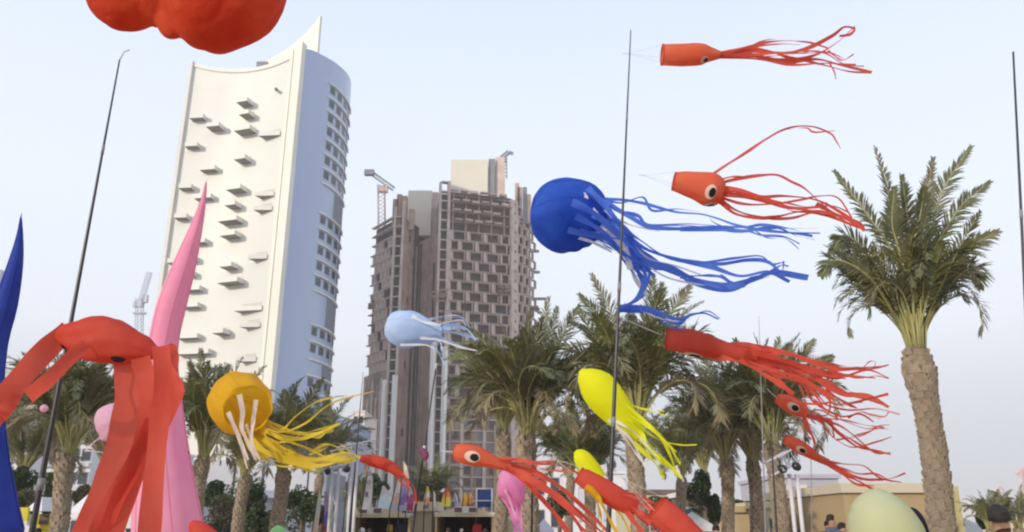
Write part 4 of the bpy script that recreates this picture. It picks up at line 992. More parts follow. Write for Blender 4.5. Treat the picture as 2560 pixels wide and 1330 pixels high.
def squid(label, Y, body, streams, eyes=(), m=RED, sm=None, line=None, seed=0, group=SQG, name='squid_windsock', flat=1.0, wr=.02, tw=.9, hem=True, w=9, extra=0, drift=.15, cat='windsock', eye_m=None, jit=12):
    rr = random.Random(seed + 100); root = empty(name, P(body[0][0], body[0][1], Y), label, cat, group)
    L = Loft(body, Y, seed=seed, flat=flat, wr=wr); L.mesh().build('body', m, root)
    if hem:
        b = MB(); N = 28; pts = [L.surf(0.004, 2 * math.pi * i / N, .001) for i in range(N + 1)]; b.tube(pts, max(.003, L.r[0] * .045), 5, caps=False); b.build('mouth_hoop', eye_m or DEEPRED if m in (RED, ORANGE) else m, root)
    for ph in (.6, 2.7, 4.8):
        b = MB(); b.tube([L.surf(q / 12, ph, .001) for q in range(1, 12)], max(.0012, L.r[0] * .018), 4, caps=False); b.build('seam', DEEPRED if m in (RED, ORANGE) else m, root)
    if hem and not line:
        T0 = L.fr[0][0]; sw = L.c[0] - T0 * L.r[0] * 3.2; b = MB()
        for ph in (0.3, 2.4, 4.5): b.tube([L.surf(0.004, ph, 0), sw], .0012, 3, caps=False)
        b.tube([sw, sw - T0 * L.r[0] * .6], .003, 5); b.build('bridle', CORD, root)
    for (t, ph, dt, dp) in eyes:
        e = L.patch(t, ph, dt, dp, .003, rot=.0).build('eye', EYEW, root)
        L.patch(t + dt * .24, ph, dt * .6, dp * .64, .006).build('pupil', EYEB, e)
    for s in streams:
        pts, ww = (s if isinstance(s, tuple) else (s, w)); mm = sm or m
        ribbon(pts, ww, Y, mm, root, rr, tw=tw, drift=drift)
    for i in range(extra):
        s = streams[rr.randrange(len(streams))]; pts, ww = (s if isinstance(s, tuple) else (s, w))
        k = max(2, int(len(pts) * rr.uniform(.6, 1))); q = [(x + rr.uniform(-jit, jit) * min(1, i_ * .7), y + rr.uniform(-jit, jit) * min(1, i_ * .7)) for i_, (x, y) in enumerate([(p[0], p[1]) for p in pts[:max(3, k)]])]
        ribbon(q, ww * rr.uniform(.6, 1), Y, sm or m, root, rr, tw=1.3, drift=drift)
    if line:
        b = MB(); b.tube(catmull([P(x, y, Y) for x, y in line], 8), .004, 5); b.build('tether', CORD, root)
    return root
# 1 top squid
squid('small orange red squid windsock, highest on the right, seen from the side', 7.0,
      [(1655, 137, 26), (1690, 138, 27), (1730, 137, 27.5), (1755, 135, 26), (1775, 136, 18), (1800, 137, 10)],
      [([(1790, 135), (1850, 122), (1930, 104), (2010, 104), (2070, 120)], 10), ([(1790, 138), (1880, 128), (1960, 133), (2020, 120), (2080, 90), (2110, 68), (2135, 72), (2125, 86), (2100, 90)], 13),
       ([(1790, 140), (1870, 135), (1950, 150), (2030, 140), (2090, 108), (2138, 65)], 12), ([(1790, 138), (1880, 140), (1960, 155), (2040, 148), (2100, 162), (2180, 181)], 14),
       ([(1795, 142), (1900, 148), (1980, 162), (2060, 158), (2140, 162)], 10), ([(1795, 135), (1900, 125), (1970, 142), (2050, 160), (2120, 178), (2176, 182)], 11),
       ([(2070, 126), (2095, 146), (2110, 150), (2135, 135)], 6), ([(2075, 160), (2086, 180), (2090, 198)], 6), ([(1795, 140), (1880, 118), (1950, 110), (2000, 112)], 7),
       ([(1790, 139), (1900, 136), (2000, 128), (2060, 132), (2110, 160), (2160, 166)], 7)],
      eyes=[(.64, .62, .13, .42)], m=ORANGE, sm=RED, seed=1, extra=4)
# 2 second squid
squid('orange squid windsock with big round eye and looping streamer, second on the right', 6.5,
      [(1684, 453, 23), (1715, 459, 30), (1750, 467, 38), (1775, 474, 43), (1795, 480, 36), (1806, 483, 26)],
      [([(1775, 440), (1820, 410), (1870, 375), (1920, 345), (1950, 328), (1980, 318), (2010, 315), (2042, 319), (2078, 335), (2090, 352), (2102, 372)], 8.5),
       ([(1790, 452), (1830, 442), (1865, 444)], 10), ([(1790, 460), (1850, 446), (1905, 438), (1945, 438), (1980, 455), (2010, 470), (2050, 505), (2100, 545), (2162, 575)], 10),
       ([(1800, 470), (1850, 475), (1900, 492), (1960, 490), (2040, 500), (2100, 530), (2160, 572)], 15), ([(1800, 485), (1850, 490), (1910, 500), (1980, 520), (2050, 530), (2120, 548), (2160, 575)], 17),
       ([(1800, 500), (1850, 530), (1920, 545), (1980, 545), (2040, 530), (2090, 540)], 12), ([(1805, 495), (1860, 510), (1930, 510), (2000, 500), (2050, 490), (2095, 495), (2130, 545)], 9),
       ([(1800, 478), (1850, 480), (1900, 500), (1960, 515), (2010, 520), (2080, 515), (2120, 530)], 9), ([(1800, 505), (1840, 535), (1900, 545), (1950, 540), (2000, 530), (2070, 540), (2150, 570)], 12), ([(2040, 510), (2090, 535), (2150, 560), (2163, 578)], 16)],
      eyes=[(.60, .12, .125, .44), (.70, 1.30, .15, .5)], m=ORANGE, sm=RED, seed=2, extra=5)
# 3 squid with the tether at the pole
squid('large red squid windsock tied by a white cord to the central pole', 6.0,
      [(1668, 847, 27), (1705, 851, 31), (1745, 860, 31), (1790, 872, 26), (1840, 884, 18), (1890, 893, 12)],
      [([(1800, 862), (1860, 862), (1920, 872), (1980, 885), (2040, 905), (2100, 922), (2150, 920), (2215, 915)], 17), ([(1820, 875), (1880, 880), (1940, 895), (2000, 915), (2070, 935), (2130, 940), (2190, 945)], 22),
       ([(1840, 885), (1900, 895), (1960, 905), (2010, 920), (2060, 960), (2110, 985), (2170, 990), (2222, 1018)], 22), ([(1780, 890), (1850, 905), (1900, 930), (1950, 960), (1985, 985)], 22),
       ([(1840, 885), (1890, 915), (1950, 930), (2010, 950), (2060, 985), (2090, 1010), (2160, 1000), (2220, 985)], 14), ([(1850, 885), (1920, 890), (1990, 920), (2040, 935), (2110, 940), (2170, 925), (2222, 945)], 10),
       ([(2010, 915), (2050, 945), (2080, 985), (2120, 1010), (2140, 1020)], 13), ([(1830, 890), (1880, 910), (1940, 940), (1990, 1000), (2040, 1010), (2080, 1005)], 12), ([(2150, 930), (2172, 905), (2188, 905), (2185, 922)], 4),
       ([(1860, 885), (1930, 880), (2000, 895), (2060, 920)], 20), ([(1830, 895), (1900, 905), (1960, 918), (2020, 960), (2060, 1005), (2070, 1010)], 20)],
      eyes=[(.36, 1.25, .12, .4)], m=RED, sm=RED, seed=3, extra=8, line=[(1545, 790), (1600, 815), (1655, 838)], jit=10)
# 3b behind it
squid('red squid windsock overlapped by the large tethered one, dark eye among its streamers', 7.0,
      [(1905, 908, 12), (1930, 916, 17), (1960, 925, 20), (1990, 938, 17), (2015, 950, 11)],
      [([(2010, 950), (2060, 930), (2120, 925), (2180, 922), (2222, 912)], 9), ([(2010, 950), (2060, 950), (2120, 985), (2170, 998), (2225, 1018)], 11), ([(2010, 952), (2040, 990), (2060, 1010), (2120, 1025), (2190, 1022), (2250, 1036)], 8),
       ([(2010, 952), (2030, 1000), (2100, 1040), (2150, 1035), (2185, 1055)], 10), ([(2010, 950), (2080, 930), (2140, 945), (2190, 940), (2222, 946)], 6), ([(1995, 950), (2015, 1010), (2012, 1060)], 8), ([(2120, 1045), (2150, 1030), (2178, 1036), (2210, 1042), (2222, 1030)], 6)],
      eyes=[(.52, .25, .14, .5)], m=ORANGE, sm=RED, seed=4, extra=4, jit=10)
# 4
squid('small red squid windsock with round eye, above the lowest one on the right', 7.5,
      [(1942, 996, 12), (1960, 1003, 18), (1980, 1013, 22), (1998, 1024, 19), (2015, 1036, 12)],
      [([(2010, 1032), (2060, 1045), (2110, 1050), (2160, 1062), (2210, 1068)], 6), ([(2010, 1036), (2060, 1050), (2100, 1085), (2140, 1115), (2180, 1125), (2228, 1136)], 11), ([(2012, 1038), (2050, 1055), (2080, 1090), (2130, 1118), (2190, 1105), (2228, 1092)], 7),
       ([(2012, 1040), (2022, 1070), (2036, 1105), (2030, 1125)], 10), ([(2010, 1042), (2015, 1080), (2028, 1100)], 10), ([(2060, 1050), (2078, 1052), (2083, 1080), (2086, 1098)], 8), ([(2090, 1100), (2150, 1090), (2190, 1072), (2222, 1072)], 6),
       ([(2010, 1030), (2050, 1025), (2080, 1040), (2130, 1060), (2170, 1072), (2200, 1064), (2225, 1062)], 5), ([(2040, 1040), (2070, 1035), (2076, 1000), (2074, 985)], 7), ([(2020, 1042), (2090, 1060), (2130, 1085), (2185, 1130), (2225, 1132)], 9)],
      eyes=[(.52, .1, .2, .5)], m=ORANGE, sm=RED, seed=5, extra=3, line=[(1918, 972), (1930, 984), (1942, 994)], jit=9)
# 5
squid('small red squid windsock, lowest on the right beside the lighting tower', 7.5,
      [(1962, 1098, 11), (1980, 1107, 15), (2000, 1118, 17), (2020, 1130, 14), (2045, 1145, 10), (2070, 1156, 9)],
      [([(2050, 1148), (2090, 1165), (2130, 1190), (2180, 1200), (2230, 1195), (2265, 1182)], 10), ([(2060, 1152), (2110, 1160), (2160, 1165), (2200, 1195), (2255, 1206)], 8), ([(2060, 1155), (2110, 1185), (2150, 1205), (2180, 1222), (2202, 1224)], 11),
       ([(2060, 1155), (2110, 1175), (2150, 1185), (2190, 1185), (2230, 1205)], 8), ([(2055, 1150), (2100, 1180), (2140, 1210), (2185, 1215)], 10), ([(2040, 1145), (2090, 1170), (2150, 1195), (2210, 1200)], 12)],
      eyes=[(.42, .25, .13, .5)], m=ORANGE, sm=RED, seed=6, extra=4, jit=9)
# 6 centre low squid
squid('red squid windsock with clear black and white eye, low centre beside the twin palms', 5.0,
      [(1134, 1130, 17), (1155, 1133, 24), (1185, 1139, 25), (1210, 1147, 21), (1240, 1158, 14), (1275, 1170, 9)],
      [([(1235, 1152), (1290, 1148), (1340, 1158), (1400, 1165), (1450, 1185)], 14), ([(1245, 1160), (1310, 1190), (1370, 1225), (1430, 1275), (1500, 1340)], 26), ([(1245, 1160), (1320, 1175), (1390, 1210), (1450, 1260), (1530, 1340)], 20),
       ([(1240, 1160), (1300, 1195), (1350, 1240), (1400, 1300), (1440, 1345)], 16), ([(1245, 1155), (1300, 1150), (1360, 1172), (1420, 1180)], 9), ([(1300, 1190), (1360, 1225), (1410, 1250), (1470, 1300), (1520, 1345)], 14),
       ([(1330, 1225), (1380, 1280), (1420, 1340)], 10), ([(1390, 1230), (1430, 1290), (1470, 1345)], 10)],
      eyes=[(.40, .15, .14, .55)], m=ORANGE, sm=RED, seed=7, extra=14, line=[(1105, 1128), (1134, 1130)], jit=16)
# 7 red tube above yellow streamers
squid('red windsock tube behind the central pole with amber yellow streamers', 4.0,
      [(1446, 1186, 20), (1475, 1205, 25), (1510, 1226, 28), (1550, 1250, 27), (1590, 1272, 22)],
      [([(1570, 1262), (1610, 1290), (1650, 1320), (1690, 1350)], 20), ([(1560, 1270), (1590, 1310), (1620, 1350)], 18), ([(1580, 1250), (1640, 1280), (1700, 1310)], 14), ([(1540, 1235), (1600, 1240), (1640, 1262)], 12)], m=RED, seed=8, wr=.03, extra=7, jit=14)
r_ = squid('amber and orange ribbon tail blowing behind the central pole', 3.95,
      [(1464, 1216, 8), (1478, 1226, 9), (1492, 1240, 8), (1502, 1252, 6)],
      [([(1490, 1235), (1510, 1270), (1530, 1310), (1550, 1345)], 15), ([(1495, 1240), (1530, 1262), (1560, 1300), (1580, 1345)], 12), ([(1485, 1235), (1500, 1280), (1510, 1345)], 10)], m=AMBER, seed=9, name='ribbon_tail', group=None, hem=False)
squid('red windsock tube at the bottom edge, right of the central pole', 3.6,
      [(1640, 1268, 31), (1665, 1290, 35), (1690, 1312, 36), (1720, 1342, 36), (1760, 1380, 34)], [([(1750, 1370), (1800, 1400), (1850, 1440)], 20)], m=RED, seed=10, wr=.03)
squid('small red windsock curving down beside the amber streamers', 6.5,
      [(902, 1146, 8), (930, 1152, 14), (960, 1160, 15), (985, 1173, 12), (1005, 1190, 8)],
      [([(990, 1175), (1015, 1200), (1026, 1230)], 12), ([(985, 1172), (1010, 1190), (1035, 1222), (1040, 1260)], 9), ([(960, 1165), (990, 1190), (1010, 1215)], 10)], m=RED, seed=11)
squid('red windsock nose poking up at the bottom edge beside the pink cone', 4.2,
      [(478, 1305, 6), (488, 1318, 18), (505, 1338, 28), (530, 1370, 34), (570, 1420, 34)], [([(560, 1410), (610, 1440), (650, 1470)], 20)], m=RED, seed=12, hem=False)
squid('small plum windsock tied to the thin pole with pale joints', 7.4, [(1050, 1122, 4), (1058, 1128, 7), (1064, 1138, 8), (1062, 1150, 5)], [([(1062, 1146), (1068, 1160), (1064, 1172)], 5)],
      m=cloth('plum_nylon', (.34, .08, .20), (.42, .14, .26)), seed=13, group=None, hem=False, name='small_windsock')
# yellow squids
squid('bright yellow squid windsock with long yellow and white streamers behind the central pole', 5.6,
      [(1452, 925, 6), (1465, 940, 26), (1490, 965, 44), (1515, 995, 47), (1545, 1030, 40), (1575, 1062, 30), (1600, 1090, 20)],
      [([(1540, 990), (1580, 1025), (1630, 1070), (1670, 1110), (1700, 1160)], 12), ([(1555, 1010), (1600, 1050), (1650, 1090), (1680, 1150), (1690, 1190)], 14), ([(1560, 1040), (1600, 1090), (1640, 1140), (1690, 1180)], 20), ([(1550, 1050), (1590, 1110), (1640, 1160), (1660, 1195)], 18),
       ([(1570, 1060), (1620, 1120), (1660, 1150), (1705, 1195)], 16), ([(1600, 1070), (1650, 1100), (1700, 1112), (1742, 1112)], 6), ([(1545, 1000), (1600, 1020), (1650, 1035), (1685, 1042)], 5), ([(1560, 1030), (1610, 1060), (1660, 1100), (1690, 1130)], 9), ([(1590, 1090), (1630, 1130), (1680, 1170)], 18)],
      m=YEL, seed=14, group='yellow squid windsocks', hem=False, extra=6)
squid('smaller yellow windsock tucked above the red tube, left of the central pole', 5.8,
      [(1438, 1128, 5), (1448, 1138, 18), (1462, 1155, 24), (1480, 1178, 24), (1500, 1200, 20)], [([(1495, 1195), (1515, 1230), (1540, 1270)], 12), ([(1500, 1200), (1530, 1230), (1560, 1250)], 10)], m=YEL, seed=15, group='yellow squid windsocks', hem=False)
rr = random.Random(61)
yroot = empty('white_ribbon_tail', P(1535, 1040, 5.5), 'white ribbons hanging under the bright yellow squid', 'ribbon tail')
for q in ([(1520, 1050), (1570, 1090), (1600, 1140), (1620, 1185)], [(1535, 1055), (1580, 1120), (1610, 1160)], [(1690, 1165), (1700, 1185), (1710, 1205)], [(1528, 1045), (1590, 1085), (1640, 1140)]):
    ribbon(q, 9, 5.5, WHITEC, yroot, rr)

# blue octopus
def octo(label, Y, body, legs, whites, m, lm, seed, name='octopus_windsock', wl=12, extra=0, group=None, wm=WHITEC, cat='windsock', drift=.2, wr=.045, jit=14, ww=10, wofs=-.14):
    rr = random.Random(seed); root = empty(name, P(body[0][0], body[0][1], Y), label, cat, group)
    L = Loft(body, Y, seed=seed, wr=wr, n=34); L.mesh(44, cap0=False).build('head', m, root)
    for g in range(8):
        b = MB(); b.tube([L.surf(q / 16, .25 + g * math.pi / 4, .001) for q in range(1, 16)], max(.002, max(L.r) * .009), 4, caps=False); b.build('seam', m, root)
    for s in legs:
        pts, w = (s if isinstance(s, tuple) else (s, wl)); ribbon(pts, w, Y, lm, root, rr, name='leg_streamer', drift=drift)
    for s in whites:
        pts, w = (s if isinstance(s, tuple) else (s, ww)); ribbon(pts, w, Y + wofs, wm, root, rr, name='white_streamer', drift=drift * .4, tw=.5)
    for i in range(extra):
        s = legs[rr.randrange(len(legs))]; pts, w = (s if isinstance(s, tuple) else (s, wl))
        q = [(p[0] + rr.uniform(-jit, jit) * min(1, .5 + j), p[1] + rr.uniform(-jit, jit) * min(1, .5 + j)) for j, p in enumerate(pts)]
        ribbon(q, w * rr.uniform(.5, .9), Y, lm, root, rr, name='leg_streamer', tw=1.3, drift=drift)
    return root, L
octo('big royal blue octopus windsock with round head and long blue legs', 6.0,
     [(1331, 533, 3, -.05), (1337, 534, 42, -.05), (1358, 535, 72, -.03), (1392, 537, 90, 0), (1425, 540, 94, .05), (1460, 548, 84, .1), (1490, 560, 62, .14)],
     [([(1500, 497), (1560, 500), (1602, 507), (1626, 513), (1690, 530), (1750, 535), (1790, 545), (1850, 565), (1940, 580), (2050, 583)], 9), ([(1480, 480), (1530, 515), (1580, 545), (1630, 568), (1720, 572), (1850, 568), (1920, 575), (2000, 585), (2030, 590)], 13),
      ([(1700, 574), (1850, 576), (1905, 588), (1960, 592), (2000, 610)], 9), ([(1490, 520), (1550, 570), (1600, 600), (1660, 640), (1730, 655), (1800, 660), (1870, 650), (1920, 655), (1960, 690)], 16), ([(1500, 560), (1560, 590), (1600, 650), (1680, 670), (1740, 700), (1820, 715), (1880, 700), (1940, 680), (2020, 694)], 22),
      ([(1500, 540), (1560, 585), (1620, 625), (1700, 650), (1780, 668), (1850, 690), (1920, 680), (1975, 705)], 16), ([(1490, 575), (1540, 620), (1580, 650), (1610, 680), (1610, 710), (1590, 750), (1540, 772)], 20),
      ([(1540, 770), (1600, 770), (1660, 785), (1690, 800), (1725, 790)], 18), ([(1545, 775), (1620, 782), (1660, 800), (1700, 810), (1720, 790), (1760, 783), (1796, 798)], 10), ([(1560, 765), (1640, 778), (1680, 795), (1712, 800)], 14),
      ([(1600, 690), (1612, 720), (1600, 745), (1560, 768)], 16), ([(1480, 500), (1520, 540), (1560, 575), (1590, 625), (1640, 660), (1700, 690)], 18), ([(1690, 650), (1760, 655), (1840, 645), (1900, 640), (1930, 660), (1960, 655)], 8), ([(1800, 690), (1840, 710), (1890, 700), (1950, 665), (1970, 665)], 10), ([(1470, 590), (1520, 610), (1560, 640)], 9), ([(1700, 690), (1790, 690), (1820, 700)], 8),
      ([(1430, 505, -.4), (1480, 530, -.4), (1540, 580, -.4), (1580, 620, -.3), (1620, 660, 0)], 20), ([(1440, 540, -.4), (1500, 575, -.4), (1550, 625, -.4), (1590, 655, -.3), (1640, 690, 0)], 16), ([(1470, 470, -.3), (1510, 510, -.3), (1550, 560, -.3), (1600, 600, 0)], 18), ([(1420, 575, -.4), (1480, 590, -.4), (1520, 600, -.4), (1570, 650, -.3), (1612, 700, -.2)], 15), ([(1450, 575, -.4), (1510, 590, -.4), (1560, 600, -.3)], 10)],
     [([(1450, 482), (1468, 492)], 18), ([(1468, 510), (1500, 545)], 17), ([(1412, 520), (1450, 540)], 14), ([(1442, 548), (1490, 560)], 14), ([(1505, 560), (1560, 620), (1575, 670)], 22), ([(1480, 575), (1530, 610), (1570, 650), (1590, 700), (1620, 740)], 16), ([(1430, 590), (1480, 605), (1530, 630)], 10), ([(1540, 565), (1580, 615), (1600, 640)], 16), ([(1510, 515), (1530, 545)], 8), ([(1560, 590), (1620, 645), (1690, 665), (1760, 690)], 6), ([(1500, 520), (1570, 560), (1650, 578)], 5), ([(1590, 640), (1660, 690), (1740, 710), (1800, 712)], 6), ([(1600, 775), (1650, 795), (1700, 805)], 6)],
     BLUE, BLUEL, 31, extra=15, drift=.3, wofs=-.08)
# amber octopus
octo('amber yellow octopus windsock with open mouth and streaming legs', 6.0,
     [(568, 984, 4, .25), (573, 988, 40, .24), (583, 995, 62, .18), (596, 1004, 73, .08), (606, 1012, 73, -.04), (614, 1018, 66, -.14), (618, 1021, 58, -.2)],
     [([(640, 1060), (700, 1080), (760, 1060), (810, 1020), (850, 1000), (935, 978)], 7), ([(650, 1050), (700, 1075), (740, 1040), (790, 1005), (840, 992)], 7), ([(640, 1060), (700, 1090), (760, 1095), (835, 1075)], 16), ([(640, 1065), (720, 1100), (790, 1085), (845, 1060)], 12),
      ([(620, 1070), (660, 1110), (730, 1140), (800, 1150), (880, 1145)], 18), ([(610, 1070), (650, 1120), (720, 1150), (790, 1165), (860, 1150)], 18), ([(640, 1080), (700, 1120), (780, 1150), (850, 1145), (890, 1150)], 16), ([(780, 1130), (810, 1112), (835, 1115), (865, 1135), (890, 1148)], 8),
      ([(600, 1075), (640, 1130), (680, 1160), (730, 1168), (790, 1172)], 7), ([(650, 1060), (690, 1090), (740, 1110), (800, 1130)], 9), ([(660, 1050), (700, 1075), (780, 1085), (830, 1072)], 12), ([(640, 1080), (700, 1130), (760, 1150), (820, 1155)], 16)],
     [([(598, 985, -.1), (606, 1030, -.3), (604, 1070, -.35), (622, 1110, -.3), (640, 1150, -.3)], 13), ([(570, 1030, -.2), (585, 1065, -.3), (605, 1110, -.3), (620, 1150, -.3)], 11), ([(640, 1000, -.1), (632, 1060, -.3), (630, 1110, -.3), (650, 1150, -.3)], 10), ([(590, 1080, -.3), (604, 1120, -.3), (618, 1172, -.3)], 7), ([(615, 1060, -.3), (636, 1120, -.3), (655, 1165, -.3)], 7)],
     AMBER, AMBERD, 32, extra=9, wm=cloth('cream_nylon', (.80, .70, .60), (.84, .74, .64)))
# pale blue jellyfish
octo('pale blue jellyfish windsock in front of the unfinished towers', 7.5,
     [(964, 815, 4), (969, 816, 26), (985, 818, 40), (1010, 822, 47), (1040, 826, 42), (1075, 830, 28), (1105, 834, 14)],
     [([(1070, 815), (1120, 820), (1160, 818), (1190, 850)], 14), ([(1060, 840), (1110, 845), (1150, 865), (1195, 878)], 7), ([(1080, 825), (1130, 830), (1170, 840), (1198, 848)], 10), ([(1055, 855), (1080, 860), (1095, 880), (1110, 908)], 6), ([(1060, 800), (1100, 792), (1150, 790), (1175, 820)], 4),
      ([(1085, 820), (1135, 812), (1165, 825)], 12), ([(1075, 840), (1100, 855), (1105, 880)], 6)],
     [([(1030, 790), (1060, 805), (1100, 812)], 10), ([(1050, 845), (1100, 850), (1150, 868), (1190, 876)], 6), ([(1090, 812), (1150, 800), (1165, 815)], 4), ([(1000, 862), (1060, 862), (1085, 870)], 6)],
     PALEBLUE, PALEBLUE, 33, extra=3, wm=WHITEC, name='jellyfish_windsock', jit=6)
# pink jellyfish low centre
octo('pink jellyfish windsock hanging in front of the twin palm trunks', 7.5,
     [(1252, 1182, 10), (1262, 1190, 24), (1272, 1205, 33), (1280, 1225, 35), (1286, 1245, 27), (1290, 1265, 18)],
     [([(1265, 1225), (1275, 1265), (1285, 1300), (1288, 1345)], 14), ([(1285, 1230), (1295, 1270), (1300, 1310), (1304, 1345)], 16), ([(1250, 1220), (1262, 1250), (1280, 1290), (1290, 1345)], 10), ([(1300, 1230), (1300, 1275), (1308, 1345)], 10), ([(1275, 1240), (1290, 1290), (1296, 1345)], 18)],
     [([(1262, 1225), (1278, 1262), (1290, 1300)], 6)], HOTPINK, HOTPINK, 34, extra=2, wm=PALEPINK, name='jellyfish_windsock', jit=6, drift=.1, wr=.06)
# pale pink jellyfish behind the red octopus legs
octo('pale pink jellyfish windsock behind the red octopus legs', 9.0,
     [(243, 1058, 5), (250, 1056, 28), (268, 1055, 44), (295, 1060, 50), (322, 1075, 44), (340, 1095, 30)],
     [([(262, 1085), (232, 1108), (212, 1128)], 6), ([(212, 1126), (250, 1130), (290, 1140)], 5), ([(320, 1100), (340, 1150), (345, 1200)], 12), ([(300, 1095), (280, 1130), (262, 1150)], 8)],
     [], PALEPINK, PALEPINK, 35, name='jellyfish_windsock')
goods(110, 1021, 8.5, .04, PALEPINK, 'tiny pale pink balloon beside the black pole', 'small_balloon', 'balloon', 'ball')
# red octopus, close, with wide legs
rr = random.Random(77)
root = empty('octopus_windsock', P(280, 850, 3.8), 'close red octopus windsock with drooping flat body and very wide legs, left', 'windsock')
L = Loft([(146, 836, 14), (165, 838, 30), (200, 843, 45), (245, 848, 57), (295, 858, 52), (345, 870, 37), (385, 882, 18), (410, 888, 6)], 3.8, seed=4, wr=.07, n=34); L.mesh(40).build('body', RED, root)
for (t, ph) in ((.20, 1.0), (.64, 1.0)):
    e = L.patch(t, ph, .045, .30, .002).build('eye', EYEB, root)
for (q, w) in (([(176, 822, 0), (120, 870, -.05), (60, 935, -.1), (0, 1010, -.15), (-40, 1060, -.15)], 50), ([(215, 862, -.1), (170, 900, -.15), (120, 950, -.2), (68, 992, -.2)], 30), ([(40, 985, -.2), (10, 1030, -.2), (-20, 1050, -.2)], 30),
               ([(318, 895, 0), (322, 1000, .1), (300, 1120, .1), (262, 1240, .1), (215, 1350, .1)], 64), ([(350, 890, -.1), (372, 990, -.1), (360, 1110, -.1), (318, 1220, -.1), (270, 1350, -.1)], 44),
               ([(402, 868, -.15), (408, 960, -.2), (396, 1080, -.2), (384, 1200, -.2), (372, 1350, -.2)], 38), ([(398, 885, 0), (428, 935, -.1), (447, 975, -.1), (420, 1040, -.1), (385, 1100, 0)], 24),
               ([(425, 865, -.1), (432, 900, -.1), (418, 980, 0), (405, 1060, 0)], 26), ([(385, 1050, -.1), (340, 1150, -.1), (280, 1260, -.1), (240, 1350, -.1)], 40)):
    ribbon(q, w, 3.8, RED, root, rr, name='leg', tw=.22, taper=-.25)
# knots where the legs join
b = MB(); b.tube(catmull([P(395, 882, 3.78), P(415, 878, 3.76), P(430, 862, 3.74)], 6), [.018, .02, .022, .022, .02, .016, .01], 10); b.build('leg_knot', DEEPRED, root)
# huge red kite head at the top
def blob(name, parts, Y, m, label, cat, voxel=.02, amp=.012, freq=7, root=None, crease=()):
    b = MB()
    for (x, y, rx, ry, ang) in parts:
        c = P(x, y, Y); k = mpp(x, y, Y); n1, n2 = 20, 28; vs = []
        for i in range(n1 + 1):
            a = math.pi * i / n1
            for j in range(n2):
                w = 2 * math.pi * j / n2; lx, ly, lz = math.sin(a) * math.cos(w) * rx * k, math.sin(a) * math.sin(w) * rx * k * .8, math.cos(a) * ry * k
                X = lx * math.cos(ang) - lz * math.sin(ang); Z = lx * math.sin(ang) + lz * math.cos(ang)
                vs.append(c + Vector((X, ly, Z)))
        b.add(vs, [(i*n2+j, i*n2+(j+1)%n2, (i+1)*n2+(j+1)%n2, (i+1)*n2+j) for i in range(n1) for j in range(n2)])
    me = bpy.data.meshes.new(name); me.from_pydata(b.v, [], b.f)
    o = bpy.data.objects.new(name, me); col.objects.link(o)
    md = o.modifiers.new('r', 'REMESH'); md.mode = 'VOXEL'; md.voxel_size = voxel
    md = o.modifiers.new('s', 'SMOOTH'); md.iterations = 2; md.factor = .5
    dg = bpy.context.evaluated_depsgraph_get(); me2 = bpy.data.meshes.new_from_object(o.evaluated_get(dg)); bpy.data.objects.remove(o)
    c0 = P(parts[0][0], parts[0][1], Y)
    for v in me2.vertices:
        d = (v.co - c0).normalized(); q = v.co * freq
        v.co += d * amp * (noise.noise(q) + .9 * abs(noise.noise(q * Vector((1.8, 1.8, .5)))) + .10 * noise.noise(q * 2.6))
    for v in me2.vertices: v.co -= c0
    for p in me2.polygons: p.use_smooth = True
    me2.materials.clear(); me2.materials.append(m); me2.name = name
    o = bpy.data.objects.new(name, me2); col.objects.link(o); o.location = c0
    return tag(o, label, cat)
blob('giant_kite_head', [(560, -60, 160, 210, 0.0), (452, -65, 72, 186, 0), (345, -100, 118, 198, .0), (405, -95, 110, 184, 0), (460, -230, 250, 200, 0)], 3.2, DEEPRED,
     'huge crumpled red kite head hanging over the white tower', 'kite', voxel=.010, amp=.027, freq=3.6)
# inflatable cones
def cone(label, Y, pts, m, seed):
    root = empty('inflatable_cone', P(pts[-1][0], pts[-1][1], Y), label, 'inflatable', 'tall inflatable cones')
    root.location.z = 0
    last = P(pts[-1][0], pts[-1][1], Y); k = mpp(pts[-1][0], pts[-1][1], Y)
    L = Loft(pts, Y, n=46, wr=.012, seed=seed, wf=.6); mb = L.mesh(40)
    # carry the skirt to the ground
    n = 40; base = len(mb.v) - n; ring = [Vector(v) for v in mb.v[-n:]]; c = sum(ring, Vector()) / n
    low = [(c.x + (v.x - c.x) * 1.25, c.y + (v.y - c.y) * 1.25, 0.01) for v in ring]
    mb.v += low; 
    for j in range(n):
        mb.f.append((base + j, base + (j + 1) % n, base + n + (j + 1) % n, base + n + j)); mb.mi.append(0); mb.sm.append(True)
    mb.build('cone_body', m, root)
    # sewn seams running up the body
    for ph in (-1.2, -.1, 1.0, 2.4, 3.8):
        b = MB(); b.tube([L.surf(t / 24, ph, .002) for t in range(25)], .0035, 4, caps=False); b.build('seam', m, root)
    b = MB(); q = L.c[0]; b.tube([q, q + Vector((0, 0, .04))], [.006, .002], 6); b.build('tip', m, root)
    return root
cone('tall pink inflatable cone in front of the white tower', 8.0, [(515, 457, 1), (508, 500, 6), (493, 560, 14), (462, 660, 27), (430, 760, 35), (408, 860, 36), (400, 960, 46), (405, 1130, 64), (420, 1335, 86)], PINK, 1)
cone('dark blue inflatable cone at the left edge', 6.0, [(52, 545, 1), (49, 590, 7), (38, 660, 17), (14, 760, 27), (-14, 860, 30), (-38, 990, 42), (-50, 1120, 60), (-52, 1230, 78), (-54, 1335, 100)], NAVY, 2)
